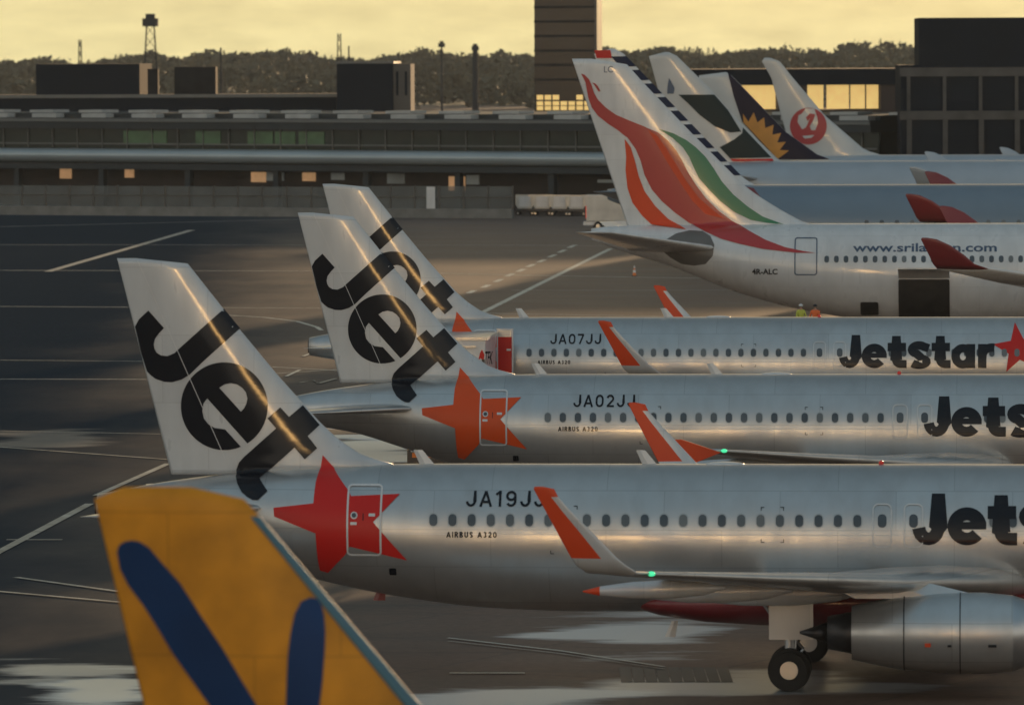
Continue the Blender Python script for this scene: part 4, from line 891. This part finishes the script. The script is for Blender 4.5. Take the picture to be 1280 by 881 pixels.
# containers on dollies
M['uld'] = mat('container_skin', (.55, .56, .54), .4, .25, var=.2, scale=.8)
labels = ['white cargo container on a dolly, nearest the glazed fence end', 'white cargo container on a dolly, second from the glazed fence end', 'white cargo container in the middle of the dolly row', 'white cargo container, fourth from the glazed fence end', 'white cargo container at the end of the dolly row beside the truck']
gcont = 'cargo containers on dollies'
def cont(M4, label):
    t = empty('cargo_container', M4, R(-6), label, 'container', gcont)
    bm = bmesh.new(); pr = [(-.72, .75), (.72, .75), (.95, 1.15), (.95, 2.15), (-.95, 2.15), (-.95, 1.15)]
    loft(bm, [[(x, y, z) for x, z in pr] for y in (-.75, .75)]); finish('body', bm, M['uld'], t)
    one('edge_frame', M['metal'], t, (-.97, -.9, -.78, -.751, 1.15, 2.17), (.9, .97, -.78, -.751, 1.15, 2.17), (-.895, .895, -.78, -.751, 2.1, 2.17))
    one('door_panel', M['white'], t, (-.6, .6, -.775, -.752, .95, 2.0))
    return t
def dolly(M4, label):
    t = empty('dolly', M4, R(-6), label, 'dolly', 'container dollies')
    one('deck', M['darkmetal'], t, (-1.05, 1.05, -.8, .8, .5, .72)); one('tow_bar', M['darkmetal'], t, (1.05, 1.5, -.05, .05, .5, .58))
    for x in (-.75, .75):
        for y in (-.6, .6): wheel('wheel', x, y, .25, .25, .16, t)
    return t
dl = ['dark dolly under the container nearest the fence end', 'dark dolly under the second container from the fence', 'dark dolly under the middle container', 'dark dolly under the fourth container from the fence', 'dark dolly under the container beside the truck']
for i in range(5):
    g = gnd(657 + i * 21.5, 269.5 + .2 * i); cont((g.x, g.y, 0.0), labels[i]); dolly((g.x, g.y, 0.0), dl[i])
# truck behind the bird tail
g = gnd(733, 289); t = empty('box_truck', (g.x, g.y, 0), R(-3), 'grey box truck with white roof and red rear lamps, half hidden by the bird-tailed airliner', 'truck')
one('cargo_box', M['uld'], t, (0, 5.6, 0, 2.3, .95, 3.3)); one('roof', M['white'], t, (-.05, 5.65, -.05, 2.35, 3.303, 3.42)); one('rear_lamp', mat('red_lamp', (.6, .03, .02), .4, 0, var=0, emit=(1, .1, .05), es=.4), t, (-.06, -.003, .05, .3, 1.2, 2.4))
one('bumper', M['white'], t, (-.3, 5.6, .1, 2.2, .55, .9)); one('cab', M['white'], t, (5.7, 7.4, .05, 2.25, .6, 2.8)); one('windscreen', M['glass'], t, (6.4, 7.3, .02, .047, 1.7, 2.5))
for x in (1.1, 6.4):
    for y in (.2, 2.1): wheel('wheel', x, y, .48, .48, .3, t)

# ------------------------------------------------------------ ground equipment
# catering truck at the rear door of the farthest silver airliner
def pl_empty(name, P, x, y, z, rz, label, cat, group=None):
    p = P['M'] @ Vector((x, y, z)); return empty(name, p, P['yaw'] + rz, label, cat, group)
x0 = px2loc(P3, 562, 430, -3.2)[0]; x1 = px2loc(P3, 619.5, 430, -3.2)[0]
t = pl_empty('catering_truck', P3, x0, -2.35, 0, 0, 'white high-lift catering truck raised to the rear door of the farthest silver airliner', 'truck'); wc = x1 - x0
one('cargo_box', M['white'], t, (0, wc, -5.8, -.9, 3.2, 5.3)); one('roof_rail', M['metal'], t, (-.05, wc + .1, -5.85, -.85, 5.303, 5.42)); one('roof_rail', M['metal'], t, (0, wc * .8, -5.9, -5.802, 5.0, 5.06))
one('platform', M['metal'], t, (0, wc, -.88, .15, 3.1, 3.2)); one('chassis', M['darkmetal'], t, (.1, wc - .1, -6.5, -.9, .7, .95))
one('door_frame', M['orange' if 0 else 'darkmetal'], t, (wc - .14, wc - .02, -5.86, -5.802, 3.3, 4.5))
for z0, z1 in ((1, 3.1), (3.1, 1)):
    for x in (.35, wc - .45):
        bm = bmesh.new(); loft(bm, [[(x, -5.2, z0 - .08), (x + .1, -5.2, z0 - .08), (x + .1, -5.2, z0 + .08), (x, -5.2, z0 + .08)], [(x, -1.6, z1 - .08), (x + .1, -1.6, z1 - .08), (x + .1, -1.6, z1 + .08), (x, -1.6, z1 + .08)]]); finish('scissor_lift', bm, M['darkmetal'], t)
one('cab', M['white'], t, (.1, wc - .1, -8.4, -6.6, .7, 2.6)); one('windscreen', M['glass'], t, (.2, wc - .2, -8.43, -8.403, 1.6, 2.4))
for y in (-7.4, -2.4):
    for x in (.25, wc - .25):
        o = wheel('wheel', 0, 0, 0, .45, .28, t); o.rotation_euler = (0, 0, math.pi / 2); o.location = (x, y, .45)
tq0 = px2loc(P3, 599, 455, -8.15); tq1 = px2loc(P3, 616, 439, -8.15)
bm = cap_mesh(text='TFK', bbox=(tq0[0] - x0 + .25, tq1[0] - x0, tq0[1], tq1[1]), bold=.02, cell=5, shear=.25)
for v in bm.verts: v.co = Vector((v.co.x, -5.812, v.co.y))
finish('lettering', bm, M['black'], t, recalc=False)
ex = tq0[0] - x0; bm = cap_mesh([[(ex + a, tq0[1] + b_) for a, b_ in ((-.05, .1), (.03, .45), (.12, .62), (.22, .4), (.18, -.02), (.12, .2), (.04, .25))]], cell=5)
for v in bm.verts: v.co = Vector((v.co.x, -5.812, v.co.y))
finish('red_emblem', bm, M['red'], t, recalc=False)
o3 = px2loc(P3, 621, 466, -2.6); o4 = px2loc(P3, 641.5, 411, -2.6)
dr = one('open_door', M['silver'], a3, (o3[0], o4[0], -2.62, -2.5, o3[1], o4[1])); wdt = .06
one('door_frame', M['white'], dr, (o3[0], o4[0], -2.65, -2.622, o4[1] - wdt, o4[1]), (o3[0], o3[0] + wdt, -2.65, -2.622, o3[1], o4[1] - wdt - .001), (o4[0] - wdt, o4[0], -2.65, -2.622, o3[1], o4[1] - wdt - .001))
rz_ = px2loc(P3, 630, 421, -2.6)[1]; one('star_panel', M['red'], dr, (o3[0] + wdt + .001, o4[0] - wdt - .001, -2.64, -2.621, o3[1], rz_))
one('handle', M['white'], dr, (o4[0] - .28, o4[0] - .1, -2.66, -2.641, o3[1] + .95, o3[1] + 1.03))
# belt loader between the near and middle airliners
g = at(512, 570, 236); t = empty('belt_loader', (g.x, 236, 0), R(-4), 'dark belt loader with orange strips under the tail of the middle silver airliner', 'loader')
bm = bmesh.new(); loft(bm, [[(.2, y, 1.95), (.2, y, 2.15), (4.3, y, 1.45), (4.3, y, 1.25)] for y in (0, .9)]); finish('conveyor', bm, M['darkmetal'], t)
bm = bmesh.new(); loft(bm, [[(2.2, y, 1.72), (2.2, y, 1.84), (3.2, y, 1.68), (3.2, y, 1.56)] for y in (-.04, -.003)]); finish('side_strip', bm, M['orange'], t)
one('body', M['darkmetal'], t, (-.1, 1.6, .05, 1.4, .45, 1.9)); one('cab_lamp', M['reddot'], t, (0, .2, .3, .5, 2.3, 2.45)); one('side_strip', M['orange'], t, (.1, .85, 0, .047, 1.6, 1.78)); one('white_panel', M['white'], t, (.05, .4, 0, .046, 1.82, 1.95 - .06))
one('body', M['darkmetal'], t, (1.6, 4.4, .3, 1.2, .4, .9)); one('handrail', M['metal'], t, (-.1, -.05, .1, .15, 1.9, 2.5), (1.2, 1.25, .1, .15, 1.9, 2.4))
for x in (.5, 3.6):
    for y in (.1, 1.3): wheel('wheel', x, y, .35, .35, .22, t)
# work platform with two people beside the bird-tailed airliner
g = at(990, 388, 322); t = empty('work_platform', (g.x, 322, 0), YAW, 'low work platform beside the belly of the white wide-bodied airliner', 'platform')
one('deck', M['metal'], t, (0, 3.0, -.7, .7, 1.95, 2.05)); one('guard_rail', M['yellow'], t, (0, 3, -.72, -.68, 3.0, 3.04), (0, .05, -.72, -.68, 2.053, 2.99), (2.95, 3, -.72, -.68, 2.053, 2.99))
for x in (.1, 2.8):
    for y in (-.6, .5): one('leg', M['metal'], t, (x, x + .1, y, y + .1, 0, 1.947))
def person(x, y, z, yaw, top, legs, hair, label):
    me = bpy.data.meshes.new('person'); J = [(0, 0, .95), (0, 0, 1.2), (0, .0, 1.42), (0, 0, 1.52), (0, .02, 1.64), (.2, 0, 1.42), (.27, .05, 1.13), (.24, .2, .95), (-.2, 0, 1.42), (-.27, .08, 1.14), (-.2, .25, 1.02), (.1, 0, .9), (.12, .03, .5), (.12, 0, .08), (.12, .14, .03), (-.1, 0, .9), (-.12, .05, .5), (-.12, -.05, .08), (-.12, .1, .03)]
    E = [(0, 1), (1, 2), (2, 3), (3, 4), (2, 5), (5, 6), (6, 7), (2, 8), (8, 9), (9, 10), (0, 11), (11, 12), (12, 13), (13, 14), (0, 15), (15, 16), (16, 17), (17, 18)]
    rad = [.14, .14, .15, .055, .1, .07, .05, .035, .07, .05, .035, .1, .07, .05, .045, .1, .07, .05, .045]
    me.from_pydata(J, E, []); o = bpy.data.objects.new('person', me); C.objects.link(o)
    o.modifiers.new('skin', 'SKIN'); o.modifiers.new('sub', 'SUBSURF').levels = 1
    for i, sv in enumerate(me.skin_vertices[0].data): sv.radius = (rad[i], rad[i] * .85); sv.use_root = (i == 0)
    dg = bpy.context.evaluated_depsgraph_get(); m2 = bpy.data.meshes.new_from_object(o.evaluated_get(dg)); C.objects.unlink(o); bpy.data.objects.remove(o)
    sk = bpy.data.materials.get('skin') or mat('skin', (.45, .26, .18), .6, 0, var=0)
    for m in (top, legs, sk): m2.materials.append(m)
    for p in m2.polygons: p.material_index = 2 if p.center.z > 1.49 or (p.center.z < 1.06 and abs(p.center.x) > .17 and p.center.y > .1) else (0 if p.center.z > .92 else 1)
    o = bpy.data.objects.new('person', m2); C.objects.link(o); o.location = (x, y, z); o.rotation_euler = (0, 0, yaw); tag(o, label, 'person', 'ground crew')
    bm = bmesh.new(); bmesh.ops.create_icosphere(bm, subdivisions=2, radius=.125)
    for v in bm.verts: v.co = Vector((v.co.x, v.co.y * 1.1 + .01, max(v.co.z, -.01) + 1.68))
    finish('helmet' if hair == 'white' else 'hair', bm, M[hair], o, smooth=True)
M['hivis'] = mat('high_visibility_yellow', (.55, .6, .08), .6, 0, var=.1); M['hivo'] = mat('high_visibility_orange', (.85, .16, .03), .6, 0, var=.1); M['trous'] = mat('dark_trousers', (.03, .035, .05), .8, 0, var=.1)
q = at(1001, 388, 322); person(q.x, 322, 2.055, R(200), M['hivis'], M['trous'], 'white', 'ground worker in yellow high-visibility vest and white helmet, seen above the airliner roof')
q = at(1019, 388, 321.6); person(q.x, 321.7, 2.055, R(160), M['hivo'], M['trous'], 'black', 'dark-haired ground worker in orange high-visibility vest standing at the right of the pair')
# cones
def cone(u, v, label, k=1.0, plain=False):
    g = gnd(u, v); t = empty('traffic_cone', (g.x, g.y, 0), 0, label, 'cone')
    one('base', M['tyre'], t, (-.2 * k, .2 * k, -.2 * k, .2 * k, .0, .04))
    bm = bmesh.new(); hs = [0, .22, .42, .56, .75]
    for i in range(4):
        tube(bm, (0, 0, .042 + hs[i] * k), (0, 0, .042 + hs[i + 1] * k), (.15 - .16 * hs[i]) * k, (.15 - .16 * hs[i + 1]) * k, n=16, mi=0 if plain else (0, 1, 0, 1)[i], caps=i in (3,))
    bmesh.ops.remove_doubles(bm, verts=bm.verts, dist=.001); finish('body', bm, [M['red'] if plain else M['orange'], M['white']], t)
cone(793, 345, 'small orange and white cone standing alone on the lit apron by the bird tail', 1.0)

# ------------------------------------------------------------ skyline: wooded rise, masts
random.seed(11)
bm = bmesh.new(); nx, ny = 90, 14; grid = []
def hill_z(x, y):
    f = max(0., min(1., (y - 1700) / 800.)); return (f * f * (3 - 2 * f)) * 6 * (1 + .3 * math.sin(x * .011 + 1) + .25 * math.sin(x * .031)) - .4
for j in range(ny):
    y = 1600 + j * 100; grid.append([bm.verts.new((-540 + i * 12, y, hill_z(-540 + i * 12, y))) for i in range(nx)])
for j in range(ny - 1):
    for i in range(nx - 1): bm.faces.new((grid[j][i], grid[j][i + 1], grid[j + 1][i + 1], grid[j + 1][i]))
tag(finish('wooded_hills', bm, mat('hill_ground', (.05, .06, .03), .9, 0, var=.3, scale=.02), smooth=True), kind='structure')
verts, faces = [], []
def leafball(cx, cy, cz, r, h, n=26, conic=False):
    for _ in range(n):
        if conic:
            f = random.random() ** .7; rr = r * (1 - f) * random.uniform(.5, 1.0) + .15; a = random.uniform(0, 6.283); p = Vector((cx + rr * math.cos(a), cy + rr * math.sin(a), cz + h * f)); s = r * .30 * (1.1 - f * .8)
        else:
            a = random.uniform(0, 6.283); ph = math.acos(random.uniform(-.6, 1)); rr = random.uniform(.6, 1); p = Vector((cx + r * rr * math.sin(ph) * math.cos(a), cy + r * rr * math.sin(ph) * math.sin(a), cz + h * .5 + h * .5 * rr * math.cos(ph))); s = r * random.uniform(.16, .3)
        b0 = len(verts); q = [Vector((random.uniform(-1, 1), random.uniform(-1, 1), random.uniform(-1, 1))).normalized() * s * random.uniform(.7, 1.3) for _ in range(4)]
        for k in q: verts.append(p + k)
        faces.extend([(b0, b0 + 1, b0 + 2), (b0, b0 + 2, b0 + 3), (b0, b0 + 3, b0 + 1), (b0 + 1, b0 + 3, b0 + 2)])
for row in range(11):
    y = 1720 + row * 80
    x = -(660) * y / F - 60
    while x < (720) * y / F + 40:
        yy = y + random.uniform(-35, 35); u = 640 + x / yy * F
        top_v = 66 + 5 * math.sin(u * .02) + 4 * math.sin(u * .053 + 2)
        if 300 < u < 390: top_v = 60 - 6 * math.exp(-((u - 365) / 25) ** 2)
        if u > 745: top_v = 60 + 3 * math.sin(u * .05)
        if 1050 < u < 1150: top_v = 52
        ztop = H - (top_v - 58) / (F / yy); g = hill_z(x, yy); hmax = (ztop - g) * (.62 + .38 * row / 10) 
        hh = max(4., hmax * random.uniform(.74, 1.02)); con = random.random() < (.45 if u > 745 else .3)
        if con: hh *= 1.06
        r = random.uniform(2.2, 4.0) if con else random.uniform(3.2, 6.5)
        z0 = g - .2 if row == 10 or row < 2 else g + hh * .3
        leafball(x, yy, z0, r, hh - (z0 - g), 80 if con else 100, con)
        x += r * random.uniform(.8, 1.4)
me = bpy.data.meshes.new('wood'); me.from_pydata([tuple(v) for v in verts], [], faces); me.materials.append(mat('woodland_foliage', (.11, .095, .055), .8, 0, var=.5, scale=.06))
o = bpy.data.objects.new('distant_wood', me); C.objects.link(o); tag(o, kind='stuff')
def mast(u, vtop, D, wd, label, head=None, lattice=True, name='mast'):
    p = at(u, vtop, D); g = 0; t = empty(name, (p.x, D, g), 0, label, 'mast', 'masts on the skyline'); hz = p.z - g
    bm = bmesh.new()
    if lattice:
        for a, b_ in ((-1, -1), (1, -1), (1, 1), (-1, 1)): tube(bm, (a * wd, b_ * wd, 0), (a * wd * .45, b_ * wd * .45, hz), .14, n=5)
        k = 8
        for i in range(k):
            f0, f1 = i / k, (i + 1) / k
            for s in (-1, 1): tube(bm, (s * wd * (1 - .55 * f0), -wd, hz * f0), (-s * wd * (1 - .55 * f1), -wd, hz * f1), .09, n=4)
    else: tube(bm, (0, 0, 0), (0, 0, hz), wd, wd * .8, n=10)
    finish('shaft', bm, M['dblk'], t)
    if head: one('head', M['dblk'], t, (-head, head, -head, head, hz - .3, hz + head * .9), (-head * .6, head * .6, -head * .6, head * .6, hz + head * .9 + .003, hz + head * 1.5))
mast(188, 32, 1600, 2.2, 'lattice tower with a dark round head above the left skyline', 2.0)
mast(100, 50, 1600, .6, 'small thin mast left of the headed tower', None, True)
mast(424, 42, 1600, .8, 'thin lattice mast above the square middle block', None)
mast(436, 58, 1600, .25, 'short thin pole just right of the lattice mast', None, False)
mast(552, 58, 1650, .3, 'small pole with a flat head left of the water tower', .9, False)
mast(594, 62, 1650, .9, 'stubby water tower with a wide head near the control tower', 1.0, False)
mast(276, 60, 1600, .3, 'short pole on the tree line between the left blocks', None, False)
# ------------------------------------------------------------ air
hz = bpy.data.materials.new('evening_haze'); hz.use_nodes = True; t = hz.node_tree; t.nodes.clear()
oo = N(t, 'ShaderNodeOutputMaterial'); pv = N(t, 'ShaderNodeVolumePrincipled'); pv.inputs['Density'].default_value = .00006; pv.inputs['Color'].default_value = (.80, .82, .80, 1); pv.inputs['Anisotropy'].default_value = -.25
t.links.new(pv.outputs[0], oo.inputs['Volume'])
bm = bmesh.new(); box(bm, -2700, 2700, -400, 3000, -1, 60); tag(finish('haze', bm, hz), kind='stuff')
